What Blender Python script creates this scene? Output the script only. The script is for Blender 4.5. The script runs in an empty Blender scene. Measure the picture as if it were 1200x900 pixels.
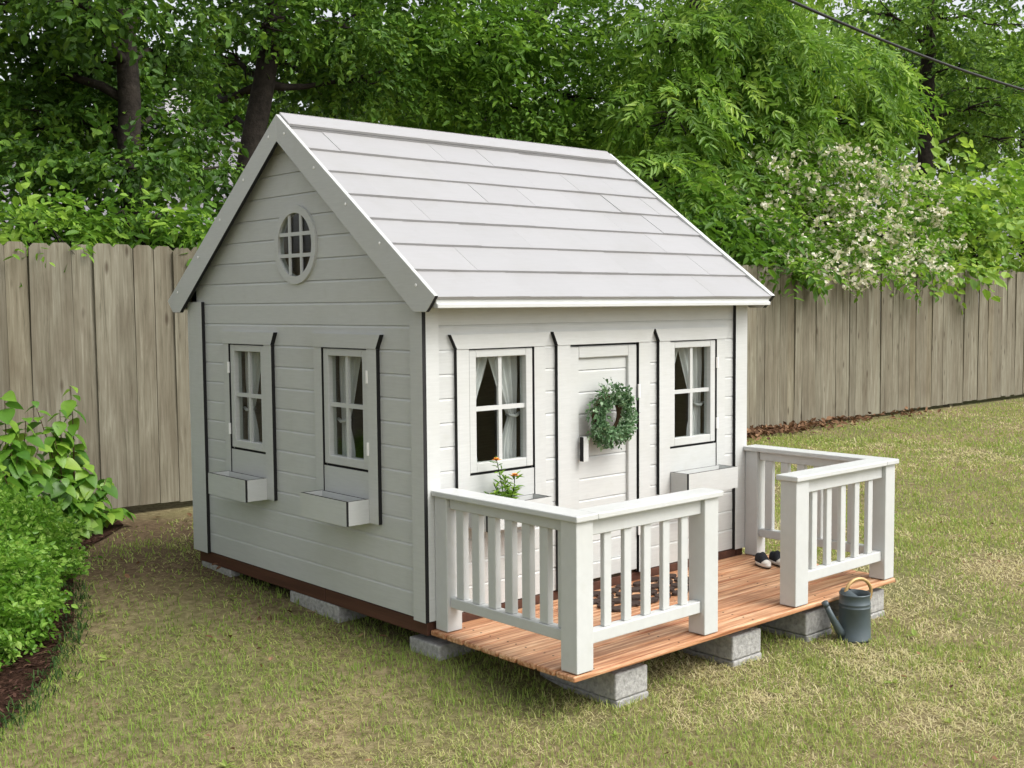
import bpy, bmesh, math, random
import numpy as np
from mathutils import Matrix, Vector

# ---------------------------------------------------------------- scene, camera, sky, sun
sc = bpy.context.scene
C = sc.collection
ZB = 0.21                                   # wall bottom above the lawn
F_PX, CAM = 1357.9, np.array([-2.6745, -3.4832, 1.2051 + ZB])
YAW, PIT, ROL = 0.7313, -0.0676, -0.0083

def cam_axes():
    cy, sy, cp, sp = math.cos(YAW), math.sin(YAW), math.cos(PIT), math.sin(PIT)
    f = np.array([sy*cp, cy*cp, sp]); r = np.array([cy, -sy, 0.0]); u = np.cross(r, f)
    c, s = math.cos(ROL), math.sin(ROL)
    return r*c + u*s, -r*s + u*c, f
RT, UP, FW = cam_axes()
cam = bpy.data.cameras.new('camera')
cam.sensor_width = 36.0; cam.lens = 36.0*F_PX/1200.0; cam.clip_start = 0.05; cam.clip_end = 500
co = bpy.data.objects.new('camera', cam); C.objects.link(co)
co.matrix_world = Matrix(((RT[0], UP[0], -FW[0], CAM[0]), (RT[1], UP[1], -FW[1], CAM[1]), (RT[2], UP[2], -FW[2], CAM[2]), (0, 0, 0, 1)))
sc.camera = co

SUN_EL, SUN_AZ = math.radians(50), math.radians(157)     # azimuth from +Y clockwise (towards +X)
w = bpy.data.worlds.new('World'); sc.world = w; w.use_nodes = True
wn = w.node_tree.nodes; wl = w.node_tree.links
bg = wn['Background']
sky = wn.new('ShaderNodeTexSky'); sky.sky_type = 'NISHITA'; sky.sun_disc = False
sky.sun_elevation = SUN_EL; sky.sun_rotation = SUN_AZ
sky.air_density = 1.0; sky.dust_density = 5.0; sky.ozone_density = 1.0
hs = wn.new('ShaderNodeHueSaturation'); hs.inputs['Saturation'].default_value = 0.22
wl.new(sky.outputs[0], hs.inputs['Color']); wl.new(hs.outputs[0], bg.inputs['Color'])
bg.inputs['Strength'].default_value = 0.15
sl = bpy.data.lights.new('sun', 'SUN'); sl.energy = 0.64; sl.angle = math.radians(32); sl.color = (1.0, 0.965, 0.92)
so = bpy.data.objects.new('sun', sl); C.objects.link(so)
sd = Vector((math.sin(SUN_AZ)*math.cos(SUN_EL), math.cos(SUN_AZ)*math.cos(SUN_EL), math.sin(SUN_EL)))
so.rotation_euler = sd.to_track_quat('Z', 'Y').to_euler(); so.location = sd*30
vs = sc.view_settings
vs.view_transform = 'Standard'; vs.look = 'None'; vs.exposure = 0.90; vs.gamma = 1.0; vs.use_curve_mapping = False
sc.render.engine = 'CYCLES'
cy = sc.cycles
cy.use_denoising = True
cy.max_bounces = 8; cy.diffuse_bounces = 4; cy.glossy_bounces = 3; cy.transmission_bounces = 4; cy.transparent_max_bounces = 12
cy.sample_clamp_indirect = 6.0

rng = np.random.default_rng(7)
random.seed(7)

def ray(px, py):
    d = RT*((px-600)/F_PX) + UP*((450-py)/F_PX) + FW
    return d
def at(px, py, Y):
    d = ray(px, py); return CAM + d*((Y-CAM[1])/d[1])
def atz(px, py, Z=0.0):
    d = ray(px, py); return CAM + d*((Z-CAM[2])/d[2])
def depth(p): return float(np.dot(np.asarray(p)-CAM, FW))

# ---------------------------------------------------------------- materials
def L(c): return tuple((x/12.92 if x <= 0.04045 else ((x+0.055)/1.055)**2.4) for x in c)
class NT:
    def __init__(s, name):
        s.m = bpy.data.materials.new(name); s.m.use_nodes = True
        s.t = s.m.node_tree; s.n = s.t.nodes; s.l = s.t.links
        s.p = s.n['Principled BSDF']; s.out = s.n['Material Output']
    def new(s, t, **kw):
        x = s.n.new(t)
        for k, v in kw.items(): setattr(x, k, v)
        return x
    def coord(s, kind='Object', scale=(1, 1, 1), rand=0.0):
        tc = s.new('ShaderNodeTexCoord'); mp = s.new('ShaderNodeMapping'); mp.inputs['Scale'].default_value = scale
        s.l.new(tc.outputs[kind], mp.inputs['Vector'])
        if rand:
            oi = s.new('ShaderNodeObjectInfo'); mu = s.new('ShaderNodeMath', operation='MULTIPLY'); mu.inputs[1].default_value = rand
            s.l.new(oi.outputs['Random'], mu.inputs[0]); s.l.new(mu.outputs[0], mp.inputs['Location'])
        return mp.outputs[0]
    def noise(s, vec, scale, detail=4, rough=0.55, dist=0.0):
        x = s.new('ShaderNodeTexNoise'); x.inputs['Scale'].default_value = scale; x.inputs['Detail'].default_value = detail
        x.inputs['Roughness'].default_value = rough; x.inputs['Distortion'].default_value = dist
        s.l.new(vec, x.inputs['Vector']); return x.outputs['Fac']
    def ramp(s, fac, stops):
        x = s.new('ShaderNodeValToRGB'); e = x.color_ramp.elements
        while len(e) < len(stops): e.new(0.5)
        for i, (p, c) in enumerate(stops): e[i].position = p; e[i].color = (*c[:3], 1)
        s.l.new(fac, x.inputs[0]); return x.outputs[0]
    def mix(s, fac, a, b, mode='MIX'):
        x = s.new('ShaderNodeMix', data_type='RGBA', blend_type=mode)
        for sock, v in ((x.inputs[0], fac), (x.inputs[6], a), (x.inputs[7], b)):
            if isinstance(v, bpy.types.NodeSocket): s.l.new(v, sock)
            else: sock.default_value = v if isinstance(v, (int, float)) else (*v[:3], 1)
        return x.outputs[2]
    def math(s, op, a, b=0.0):
        x = s.new('ShaderNodeMath', operation=op)
        for sock, v in ((x.inputs[0], a), (x.inputs[1], b)):
            if isinstance(v, bpy.types.NodeSocket): s.l.new(v, sock)
            else: sock.default_value = v
        return x.outputs[0]
    def base(s, c):
        if isinstance(c, bpy.types.NodeSocket): s.l.new(c, s.p.inputs['Base Color'])
        else: s.p.inputs['Base Color'].default_value = (*c[:3], 1)
    def rough(s, r, spec=0.5):
        s.p.inputs['Specular IOR Level'].default_value = spec
        if isinstance(r, bpy.types.NodeSocket): s.l.new(r, s.p.inputs['Roughness'])
        else: s.p.inputs['Roughness'].default_value = r
    def bump(s, h, strength=0.3, dist=0.002):
        b = s.new('ShaderNodeBump'); b.inputs['Strength'].default_value = strength; b.inputs['Distance'].default_value = dist
        s.l.new(h, b.inputs['Height']); s.l.new(b.outputs[0], s.p.inputs['Normal'])

M = {}
def paint(name, col, rough=0.45, grain=(3, 3, 40), var=0.05, bump=0.15, per=0.0):
    t = NT(name); v = t.coord('Object', grain, 3.0); n = t.noise(v, 4.0, 5)
    v2 = t.coord('Object', (1, 1, 1)); n2 = t.noise(v2, 2.3, 5, 0.6); n3 = t.noise(v2, 14.0, 5, 0.65)
    lo = tuple(c*(1-var) for c in col); dirt = (col[0]*0.80, col[1]*0.79, col[2]*0.72)
    c = t.ramp(n, [(0.3, lo), (0.7, col)])
    c = t.mix(t.ramp(n2, [(0.5, (0, 0, 0)), (0.85, (0.5, 0.5, 0.5))]), c, dirt)
    c = t.mix(t.ramp(n3, [(0.56, (0, 0, 0)), (0.8, (0.35, 0.35, 0.35))]), c, dirt)
    if per:
        oi = t.new('ShaderNodeObjectInfo'); c = t.mix(1.0, c, t.ramp(oi.outputs['Random'], [(0, (1-per,)*3), (1, (1.0,)*3)]), 'MULTIPLY')
    t.base(c); t.rough(rough); t.bump(n, bump, 0.001); M[name] = t.m
paint('white_paint', (0.553, 0.566, 0.550), var=0.08, bump=0.3, per=0.05)
paint('rail_paint', (0.568, 0.581, 0.568), grain=(8, 8, 8), per=0.04)
paint('roof_paint', (0.345, 0.343, 0.346), rough=0.42, grain=(2, 30, 30), var=0.05, bump=0.12, per=0.05)
paint('black_paint', (0.005, 0.005, 0.0055), rough=0.7, bump=0.05)
paint('interior_wood', (0.20, 0.15, 0.09), rough=0.7, var=0.3)
paint('screw_white', (0.85, 0.85, 0.84), rough=0.3)

def wood(name, a, b, c, axis, rough=0.6, fine=22.0, bump=0.35, rnd=9.0, spec=0.4, lo=0.28, hi=0.72):
    t = NT(name); s = [1.0]*3; s[axis] = 0.035
    v = t.coord('Object', tuple(s), rnd); n = t.noise(v, fine, 6, 0.6, 0.4)
    n2 = t.noise(v, fine*4.5, 3, 0.6); k = t.noise(t.coord('Object', (1, 1, 1), rnd), 5.0, 3)
    col = t.ramp(n, [(lo, a), (0.5, b), (hi, c)])
    col = t.mix(t.ramp(n2, [(0.35, (0.35,)*3), (0.6, (0,)*3)]), col, tuple(x*0.55 for x in a))
    oi = t.new('ShaderNodeObjectInfo')
    col = t.mix(t.math('MULTIPLY', oi.outputs['Random'], 0.38), col, a)
    col = t.mix(t.ramp(k, [(0.55, (0,)*3), (0.8, (0.45,)*3)]), col, a)
    t.base(col); t.rough(rough, spec); t.bump(n, bump, 0.0015); M[name] = t.m
wood('deck_wood', (0.25, 0.09, 0.035), (0.61, 0.315, 0.16), (0.86, 0.60, 0.38), 0, 0.5, fine=75.0, bump=0.5, lo=0.34, hi=0.66)
wood('beam_wood', (0.06, 0.022, 0.013), (0.095, 0.037, 0.021), (0.125, 0.054, 0.032), 1, 0.65)

def fence_mat():
    t = NT('fence_wood'); v = t.coord('Object', (1, 1, 0.05), 17.0)
    n = t.noise(v, 42.0, 8, 0.68, 0.7); v2 = t.coord('Object', (1, 1, 0.35), 23.0); n2 = t.noise(v2, 3.5, 4, 0.6, 0.3)
    col = t.ramp(n, [(0.24, (0.055, 0.047, 0.034)), (0.42, (0.165, 0.152, 0.112)), (0.58, (0.225, 0.212, 0.162)), (0.74, (0.325, 0.31, 0.245))])
    col = t.mix(t.ramp(n2, [(0.42, (0,)*3), (0.75, (0.75,)*3)]), col, (0.105, 0.085, 0.058))
    vo = t.new('ShaderNodeTexVoronoi'); vo.inputs['Scale'].default_value = 9.0; vo.inputs['Randomness'].default_value = 1.0
    t.l.new(t.coord('Object', (1.0, 1, 0.32), 31.0), vo.inputs['Vector'])
    kn = t.ramp(vo.outputs['Distance'], [(0.06, (0.8,)*3), (0.17, (0,)*3)])
    col = t.mix(kn, col, (0.06, 0.045, 0.03))
    oi = t.new('ShaderNodeObjectInfo')
    tone = t.ramp(oi.outputs['Random'], [(0, (0.86, 0.85, 0.83)), (0.35, (0.97, 0.95, 0.92)), (0.7, (1.08, 1.08, 1.07)), (1.0, (0.95, 0.90, 0.82))])
    col = t.mix(1.0, col, tone, 'MULTIPLY')
    t.base(col); t.rough(0.85, 0.2); t.bump(n, 0.6, 0.003); M['fence_wood'] = t.m
fence_mat()

def simple(name, col, rough=0.6, spec=0.4, metal=0.0, nscale=0, var=0.2, bump=0.0, bd=0.002):
    t = NT(name)
    if nscale:
        n = t.noise(t.coord('Object', (1, 1, 1), 5.0), nscale, 6, 0.6)
        t.base(t.ramp(n, [(0.3, tuple(c*(1-var) for c in col)), (0.7, tuple(min(1, c*(1+var)) for c in col))]))
        if bump: t.bump(n, bump, bd)
    else: t.base(col)
    t.rough(rough, spec); t.p.inputs['Metallic'].default_value = metal; M[name] = t.m
simple('concrete', (0.34, 0.335, 0.32), 0.95, 0.15, 0, 55, 0.32, 0.9, 0.006)
simple('can_metal', (0.070, 0.092, 0.102), 0.42, 0.5, 0.15, 9, 0.18)
simple('can_inside', (0.02, 0.025, 0.025), 0.7)
simple('brass', (0.50, 0.33, 0.14), 0.4, 0.5, 0.35, 14, 0.2)
simple('shoe_navy', (0.028, 0.030, 0.036), 0.85, 0.2, 0, 90, 0.3, 0.4)
simple('shoe_rubber', (0.72, 0.69, 0.63), 0.6, 0.4, 0, 20, 0.1)
simple('shoe_sole', (0.05, 0.035, 0.025), 0.7)
simple('mat_rubber', (0.042, 0.026, 0.020), 0.8, 0.3, 0, 60, 0.35, 0.6)
simple('cable_black', (0.012, 0.012, 0.013), 0.5)
simple('hinge_white', (0.82, 0.82, 0.80), 0.3)
simple('petal_orange', (0.75, 0.30, 0.03), 0.6)
simple('petal_core', (0.22, 0.07, 0.01), 0.8)
simple('soil', (0.035, 0.022, 0.014), 0.95, 0.1, 0, 60, 0.5, 1.0, 0.01)
simple('twig', (0.10, 0.062, 0.035), 0.9, 0.2, 0, 30, 0.3)
simple('far_siding', (0.42, 0.41, 0.42), 0.8, 0.2, 0, 6, 0.08)
simple('far_shingle', (0.20, 0.19, 0.205), 0.9, 0.2, 0, 12, 0.25)
simple('far_trim', (0.75, 0.75, 0.76), 0.5)
simple('far_glass', (0.03, 0.035, 0.04), 0.1, 0.6)
simple('bark', (0.024, 0.020, 0.016), 0.95, 0.15, 0, 14, 0.5, 1.0, 0.02)

def glass():
    t = NT('window_glass'); tr = t.new('ShaderNodeBsdfTransparent'); tr.inputs[0].default_value = (0.90, 0.92, 0.90, 1)
    gl = t.new('ShaderNodeBsdfGlossy'); gl.inputs['Roughness'].default_value = 0.02
    lw = t.new('ShaderNodeLayerWeight'); lw.inputs[0].default_value = 0.5
    fr = t.math('ADD', t.math('MULTIPLY', t.math('POWER', lw.outputs['Facing'], 4.0), 0.6), 0.018)
    mx = t.new('ShaderNodeMixShader'); t.l.new(fr, mx.inputs[0]); t.l.new(tr.outputs[0], mx.inputs[1]); t.l.new(gl.outputs[0], mx.inputs[2])
    t.l.new(mx.outputs[0], t.out.inputs['Surface']); M['window_glass'] = t.m
glass()

def cloth():
    t = NT('curtain_cloth'); t.base((0.82, 0.82, 0.84)); t.rough(0.9, 0.1)
    tl = t.new('ShaderNodeBsdfTranslucent'); tl.inputs[0].default_value = (0.75, 0.75, 0.77, 1)
    mx = t.new('ShaderNodeMixShader'); mx.inputs[0].default_value = 0.25
    t.l.new(t.p.outputs[0], mx.inputs[1]); t.l.new(tl.outputs[0], mx.inputs[2]); t.l.new(mx.outputs[0], t.out.inputs['Surface']); M['curtain_cloth'] = t.m
cloth()

def leaf_mat(name, dark, mid, light, trans=0.35, rough=0.42, spec=0.5):
    """leaf colour varies from leaf to leaf with the random 'tint' stored on the mesh"""
    t = NT(name); a = t.new('ShaderNodeAttribute', attribute_name='tint')
    sp = t.new('ShaderNodeSeparateColor'); t.l.new(a.outputs['Color'], sp.inputs[0])
    col = t.ramp(sp.outputs[0], [(0.0, dark), (0.5, mid), (1.0, light)])
    t.base(col); t.rough(rough, spec)
    tl = t.new('ShaderNodeBsdfTranslucent')
    warm = t.mix(0.5, col, (1.0, 1.0, 0.25), 'MULTIPLY'); t.l.new(t.mix(0.6, col, warm), tl.inputs[0])
    mx = t.new('ShaderNodeMixShader'); mx.inputs[0].default_value = trans
    t.l.new(t.p.outputs[0], mx.inputs[1]); t.l.new(tl.outputs[0], mx.inputs[2]); t.l.new(mx.outputs[0], t.out.inputs['Surface']); M[name] = t.m
leaf_mat('leaf_dark', (0.024, 0.066, 0.008), (0.062, 0.145, 0.016), (0.20, 0.34, 0.04), 0.34, 0.5, 0.25)
leaf_mat('leaf_mid', (0.055, 0.14, 0.016), (0.14, 0.285, 0.03), (0.31, 0.49, 0.065), 0.43, 0.5, 0.28)
leaf_mat('leaf_bright', (0.07, 0.165, 0.02), (0.185, 0.34, 0.042), (0.43, 0.59, 0.10), 0.45, 0.45, 0.32)
leaf_mat('leaf_far', (0.10, 0.19, 0.035), (0.19, 0.33, 0.06), (0.33, 0.48, 0.11), 0.5, 0.6, 0.15)
leaf_mat('leaf_box', (0.08, 0.20, 0.02), (0.19, 0.39, 0.04), (0.42, 0.62, 0.14), 0.45, 0.4, 0.4)
leaf_mat('leaf_wreath', (0.06, 0.13, 0.05), (0.13, 0.245, 0.11), (0.33, 0.46, 0.29), 0.2, 0.6, 0.3)
leaf_mat('leaf_mondo', (0.022, 0.05, 0.014), (0.045, 0.095, 0.024), (0.09, 0.16, 0.04), 0.3, 0.6, 0.15)
leaf_mat('flower_white', (0.62, 0.58, 0.42), (0.78, 0.75, 0.60), (0.85, 0.83, 0.74), 0.3, 0.7, 0.2)
leaf_mat('grass_blade', (0.72, 0.63, 0.41), (0.47, 0.47, 0.18), (0.225, 0.345, 0.06), 0.42, 0.65, 0.15)
leaf_mat('dead_leaf', (0.07, 0.035, 0.018), (0.16, 0.085, 0.045), (0.30, 0.18, 0.10), 0.1, 0.8, 0.2)
leaf_mat('mulch_chip', (0.022, 0.011, 0.008), (0.055, 0.027, 0.019), (0.12, 0.065, 0.045), 0.0, 0.9, 0.15)

def leaf_single():
    t = NT('leaf_shrub'); oi = t.new('ShaderNodeObjectInfo')
    col = t.ramp(oi.outputs['Random'], [(0.0, (0.09, 0.24, 0.028)), (0.5, (0.17, 0.37, 0.04)), (0.85, (0.27, 0.50, 0.055)), (1.0, (0.42, 0.62, 0.09))])
    tc = t.coord('Object', (1, 1, 1)); n = t.noise(tc, 30, 3)
    col = t.mix(t.math('MULTIPLY', n, 0.4), col, (0.03, 0.07, 0.012))
    t.base(col); t.rough(0.4, 0.5)
    tl = t.new('ShaderNodeBsdfTranslucent'); t.l.new(col, tl.inputs[0])
    mx = t.new('ShaderNodeMixShader'); mx.inputs[0].default_value = 0.45
    t.l.new(t.p.outputs[0], mx.inputs[1]); t.l.new(tl.outputs[0], mx.inputs[2]); t.l.new(mx.outputs[0], t.out.inputs['Surface']); M['leaf_shrub'] = t.m
leaf_single()

def lawn_mat():
    t = NT('lawn_soil'); v = t.coord('Object', (1, 1, 1)); n = t.noise(v, 1.1, 5); n2 = t.noise(v, 26, 6, 0.7); n3 = t.noise(v, 90, 4, 0.7)
    col = t.ramp(n2, [(0.3, (0.10, 0.075, 0.04)), (0.5, (0.23, 0.185, 0.10)), (0.72, (0.38, 0.315, 0.18))])
    col = t.mix(t.ramp(n, [(0.4, (0,)*3), (0.65, (0.5,)*3)]), col, (0.10, 0.13, 0.04))
    sx = t.new('ShaderNodeSeparateXYZ'); t.l.new(v, sx.inputs[0])
    dx = t.math('ABSOLUTE', t.math('SUBTRACT', sx.outputs[0], 0.15)); dy = t.math('ABSOLUTE', t.math('SUBTRACT', sx.outputs[1], 2.9))
    rr = t.math('ADD', t.math('ADD', t.math('MULTIPLY', dx, 0.45), t.math('MULTIPLY', dy, 0.24)), t.math('MULTIPLY', n, 0.5))
    col = t.mix(t.ramp(rr, [(0.62, (0.95,)*3), (0.95, (0,)*3)]), col, t.ramp(n2, [(0.3, (0.05, 0.033, 0.02)), (0.55, (0.125, 0.088, 0.054)), (0.75, (0.25, 0.185, 0.12))]))  # bare brown soil, spread wider to imitate shade on the left lawn
    t.base(col); t.rough(1.0, 0.05); t.bump(n3, 0.8, 0.012); M['lawn_soil'] = t.m
lawn_mat()
def bed_mat():
    t = NT('mulch_soil'); v = t.coord('Object', (1, 1, 1)); n = t.noise(v, 40, 6, 0.7)
    t.base(t.ramp(n, [(0.3, (0.018, 0.010, 0.007)), (0.6, (0.06, 0.032, 0.022)), (0.8, (0.11, 0.062, 0.043))])); t.rough(1.0, 0.05); t.bump(n, 1.0, 0.02); M['mulch_soil'] = t.m
bed_mat()

# ---------------------------------------------------------------- mesh helpers
class MB:
    def __init__(s): s.v = []; s.f = []; s.mi = []
    def poly(s, pts, faces, mats=None):
        o = len(s.v); s.v += [tuple(map(float, p)) for p in pts]
        for i, f in enumerate(faces):
            s.f.append([o+k for k in f]); s.mi.append(mats[i] if mats else 0)
    def box(s, x0, x1, y0, y1, z0, z1, mats=None, F=None):
        p = [(x0, y0, z0), (x1, y0, z0), (x1, y1, z0), (x0, y1, z0), (x0, y0, z1), (x1, y0, z1), (x1, y1, z1), (x0, y1, z1)]
        if F: p = [F(*q) for q in p]
        # order of faces: bottom, top, -y, +x, +y, -x
        s.poly(p, [(3, 2, 1, 0), (4, 5, 6, 7), (0, 1, 5, 4), (1, 2, 6, 5), (2, 3, 7, 6), (3, 0, 4, 7)], mats)
        return s
    def prism(s, poly, w0, w1, F, edge=0, face=0):
        """poly: (u, v) outline, extruded in w from w0 to w1; F maps (u, v, w) to the world"""
        n = len(poly); p = [F(u, v, w0) for u, v in poly]+[F(u, v, w1) for u, v in poly]
        fs = [tuple(range(n))[::-1], tuple(range(n, 2*n))]+[(i, (i+1) % n, n+(i+1) % n, n+i) for i in range(n)]
        ed = edge if isinstance(edge, (list, tuple)) else [edge]*n
        s.poly(p, fs, [face, face]+list(ed)); return s
    def tube(s, pts, rad, n=8, cap=True):
        pts = [Vector(p) for p in pts]; k = len(pts); o = len(s.v); prev = None
        for i, p in enumerate(pts):
            t = (pts[min(i+1, k-1)]-pts[max(i-1, 0)]).normalized()
            a = prev if prev is not None else (Vector((1, 0, 0)) if abs(t.x) < 0.8 else Vector((0, 1, 0)))
            a = (a-t*a.dot(t)).normalized(); prev = a; b = t.cross(a)
            r = rad[i] if hasattr(rad, '__len__') else rad
            for j in range(n):
                q = 2*math.pi*j/n; s.v.append(tuple(p+(a*math.cos(q)+b*math.sin(q))*r))
        for i in range(k-1):
            for j in range(n):
                s.f.append([o+i*n+j, o+i*n+(j+1) % n, o+(i+1)*n+(j+1) % n, o+(i+1)*n+j]); s.mi.append(0)
        if cap:
            s.f.append([o+j for j in range(n)][::-1]); s.mi.append(0); s.f.append([o+(k-1)*n+j for j in range(n)]); s.mi.append(0)
        return s
    def lathe(s, prof, c, n=28, mat=0):
        o = len(s.v); k = len(prof)
        for r, z in prof:
            for j in range(n):
                q = 2*math.pi*j/n; s.v.append((c[0]+r*math.cos(q), c[1]+r*math.sin(q), c[2]+z))
        for i in range(k-1):
            for j in range(n):
                s.f.append([o+i*n+j, o+i*n+(j+1) % n, o+(i+1)*n+(j+1) % n, o+(i+1)*n+j]); s.mi.append(mat)
        return s
    def mesh(s, name, mats, smooth=False, fix=True):
        me = bpy.data.meshes.new(name); me.from_pydata(s.v, [], s.f)
        for m in mats: me.materials.append(M[m])
        me.polygons.foreach_set('material_index', s.mi)
        if fix:
            bm = bmesh.new(); bm.from_mesh(me); bmesh.ops.recalc_face_normals(bm, faces=bm.faces); bm.to_mesh(me); bm.free()
        if smooth: me.polygons.foreach_set('use_smooth', [True]*len(me.polygons))
        me.update(); return me
    def build(s, name, mats, parent=None, smooth=False, bevel=0.0, fix=True, seg=1):
        mats = [mats] if isinstance(mats, str) else mats
        o = bpy.data.objects.new(name, s.mesh(name, mats, smooth, fix)); C.objects.link(o); o.parent = parent
        if bevel:
            b = o.modifiers.new('bevel', 'BEVEL'); b.width = bevel; b.segments = seg; b.limit_method = 'ANGLE'; b.angle_limit = math.radians(40)
        return o

def np_mesh(name, verts, quads, mats, tint=None, smooth=False, midx=None):
    verts = np.asarray(verts, np.float32).reshape(-1, 3); quads = np.asarray(quads, np.int32); k = quads.shape[1]
    me = bpy.data.meshes.new(name); me.vertices.add(len(verts)); me.vertices.foreach_set('co', verts.ravel())
    me.loops.add(quads.size); me.loops.foreach_set('vertex_index', quads.ravel())
    me.polygons.add(len(quads)); me.polygons.foreach_set('loop_start', np.arange(0, quads.size, k, dtype=np.int32))
    for m in mats: me.materials.append(M[m])
    if midx is not None: me.polygons.foreach_set('material_index', np.asarray(midx, np.int32))
    if smooth: me.polygons.foreach_set('use_smooth', np.ones(len(quads), bool))
    me.update(calc_edges=True); me.validate()
    if tint is not None:
        a = me.attributes.new('tint', 'FLOAT_COLOR', 'POINT'); t = np.asarray(tint, np.float32)
        col = np.stack([t, t, t, np.ones_like(t)], 1); a.data.foreach_set('color', col.ravel().astype(np.float32))
    return me
def obj(name, me, parent=None):
    o = bpy.data.objects.new(name, me); C.objects.link(o); o.parent = parent; return o
def thing(name, label, cat, loc=(0, 0, 0), group=None):
    o = bpy.data.objects.new(name, None); C.objects.link(o); o.location = tuple(map(float, loc)); o.empty_display_size = 0.1
    return tag(o, label, cat, group)
def tag(o, label, cat, group=None, kind=None):
    o['label'] = label; o['category'] = cat
    if group: o['group'] = group
    if kind: o['kind'] = kind
    return o
def struct(o): o['kind'] = 'structure'; return o

# ---------------------------------------------------------------- ground
def lawn_edge_noise(x, y, s=1.0):
    return (np.sin(x*1.7*s+0.3)+np.sin(y*2.1*s+1.1)+np.sin((x+y)*1.13*s+2.0)+np.sin((x-0.6*y)*2.9*s)+0.7*np.sin((0.4*x+y)*5.1*s+1.7)+0.7*np.sin((x-y)*4.3*s+.5))/5.4
def sstep(a, b, t):
    t = np.clip((t-a)/(b-a), 0, 1); return t*t*(3-2*t)
def relief(x, y):
    """the lawn rises a little along the side wall and lies level in front of the porch"""
    x = np.asarray(x, float); y = np.asarray(y, float)
    h = (0.062*sstep(-0.62, 0.0, y)+0.038*sstep(0.3, 1.1, y)+0.02*sstep(1.1, 1.8, y))*(1-sstep(2.0, 3.6, y))
    h = h*sstep(-1.6, -0.2, x)*(1-sstep(2.2, 4.5, x))
    return h+0.006*lawn_edge_noise(x, y, 1.3)*sstep(0.0, 0.6, np.hypot(x-1.2, y+0.8)-0.7)
gx = np.concatenate([[-120, -60, -25, -10, -5], np.arange(-3.5, 6.01, 0.125), np.arange(6.5, 20, 0.5), [25, 40, 80, 160]])
gy = np.concatenate([[-120, -60, -25, -10, -5], np.arange(-3.5, 4.6, 0.125), [5, 6, 8, 12, 20, 40, 80, 160]])
GX, GY = np.meshgrid(gx, gy); nxg, nyg = len(gx), len(gy)
far_ = (GX < -3.4) | (GX > 19) | (GY < -3.4) | (GY > 4.7)
GV = np.stack([GX, GY, np.where(far_, 0.0, relief(GX, GY))], -1).reshape(-1, 3)
gi = (np.arange(nyg-1)[:, None]*nxg+np.arange(nxg-1)[None]).reshape(-1, 1)
struct(obj('ground', np_mesh('ground', GV, gi+np.array([0, 1, nxg+1, nxg]), ['lawn_soil'], smooth=True)))
BED = [(-1.95, 0.05), (-1.43, 0.49), (-1.1, 0.91), (-0.79, 1.47), (-0.55, 2.1), (-0.28, 2.75), (0.05, 3.3), (0.42, 3.75), (0.5, 4.1), (-4.5, 4.1), (-4.5, 0.05)]
bm = bmesh.new(); bm.faces.new([bm.verts.new((x, y, 0)) for x, y in BED])
for ax in (0, 1):
    for q in np.arange(-4.4, 4.1, 0.15):
        co_ = [0.0, 0.0, 0.0]; co_[ax] = float(q); no_ = [0.0, 0.0, 0.0]; no_[ax] = 1.0
        bmesh.ops.bisect_plane(bm, geom=bm.verts[:]+bm.edges[:]+bm.faces[:], plane_co=co_, plane_no=no_)
for v_ in bm.verts: v_.co.z = float(relief(v_.co.x, v_.co.y))+0.012
bedm = bpy.data.meshes.new('mulch_bed_ground'); bm.to_mesh(bedm); bm.free(); bedm.materials.append(M['mulch_soil']); struct(obj('mulch_bed_ground', bedm))
def in_bed(x, y):
    inside = np.zeros(x.shape, bool); n = len(BED)
    for i in range(n):
        x0, y0 = BED[i]; x1, y1 = BED[(i+1) % n]
        c = ((y0 > y) != (y1 > y)) & (x < (x1-x0)*(y-y0)/(y1-y0+1e-12)+x0); inside ^= c
    return inside

# ================================================================ the playhouse
W, D = 1.99, 1.87
house = thing('playhouse', 'white wooden playhouse with gabled roof, black trim edges and a railed porch deck', 'playhouse')
RY, RZ = 0.944, 2.026                       # ridge
EY, EZ = -0.14, 1.24                        # front eave tip
SL = (RZ-EZ)/(RY-EY)
Ffront = lambda u, v, w: (u, -w, v+ZB)
Fgable = lambda u, v, w: (-w, u, v+ZB)
Ffar = lambda u, v, w: (W+w, u, v+ZB)
Fback = lambda u, v, w: (u, D+w, v+ZB)

PITCH = 0.0937
OPEN_Z = (0.1+4*PITCH, 0.1+10*PITCH)
def wall_openings(kind):
    if kind == 'front': return [(0.211, 0.559, *OPEN_Z), (0.764, 1.200, -0.01, OPEN_Z[1]), (1.410, 1.753, *OPEN_Z)]
    if kind == 'gable': return [(0.347, 0.678, *OPEN_Z), (1.154, 1.480, *OPEN_Z)]
    return []
OVAL = (0.886, 1.475, 0.15)
def bounds(kind, z):
    if kind in ('front', 'back'): return 0.0, W
    lim = EY+(z+0.045-EZ)/SL
    return max(0.0, lim), min(D, 2*RY-lim)
def spans(kind, za, zb):
    """list of (uL(za), uL(zb), uR(za), uR(zb)) free of openings"""
    mid = (za+zb)/2; cuts = [(a, a, c, c) for a, c, z0, z1 in wall_openings(kind) if z0 < mid < z1]
    if kind == 'gable' and abs(mid-OVAL[1]) < OVAL[2]:
        h = [math.sqrt(max(0.0004, OVAL[2]**2-(z-OVAL[1])**2)) for z in (za, zb)]
        cuts.append((OVAL[0]-h[0], OVAL[0]-h[1], OVAL[0]+h[0], OVAL[0]+h[1]))
    cuts.sort(); l0, r0 = bounds(kind, za); l1, r1 = bounds(kind, zb); out = []; ca, cb = l0, l1
    for a0, a1, c0, c1 in cuts: out.append((ca, cb, a0, a1)); ca, cb = c0, c1
    out.append((ca, cb, r0, r1)); return [s for s in out if s[2]-s[0] > 1e-4 or s[3]-s[1] > 1e-4]
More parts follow.
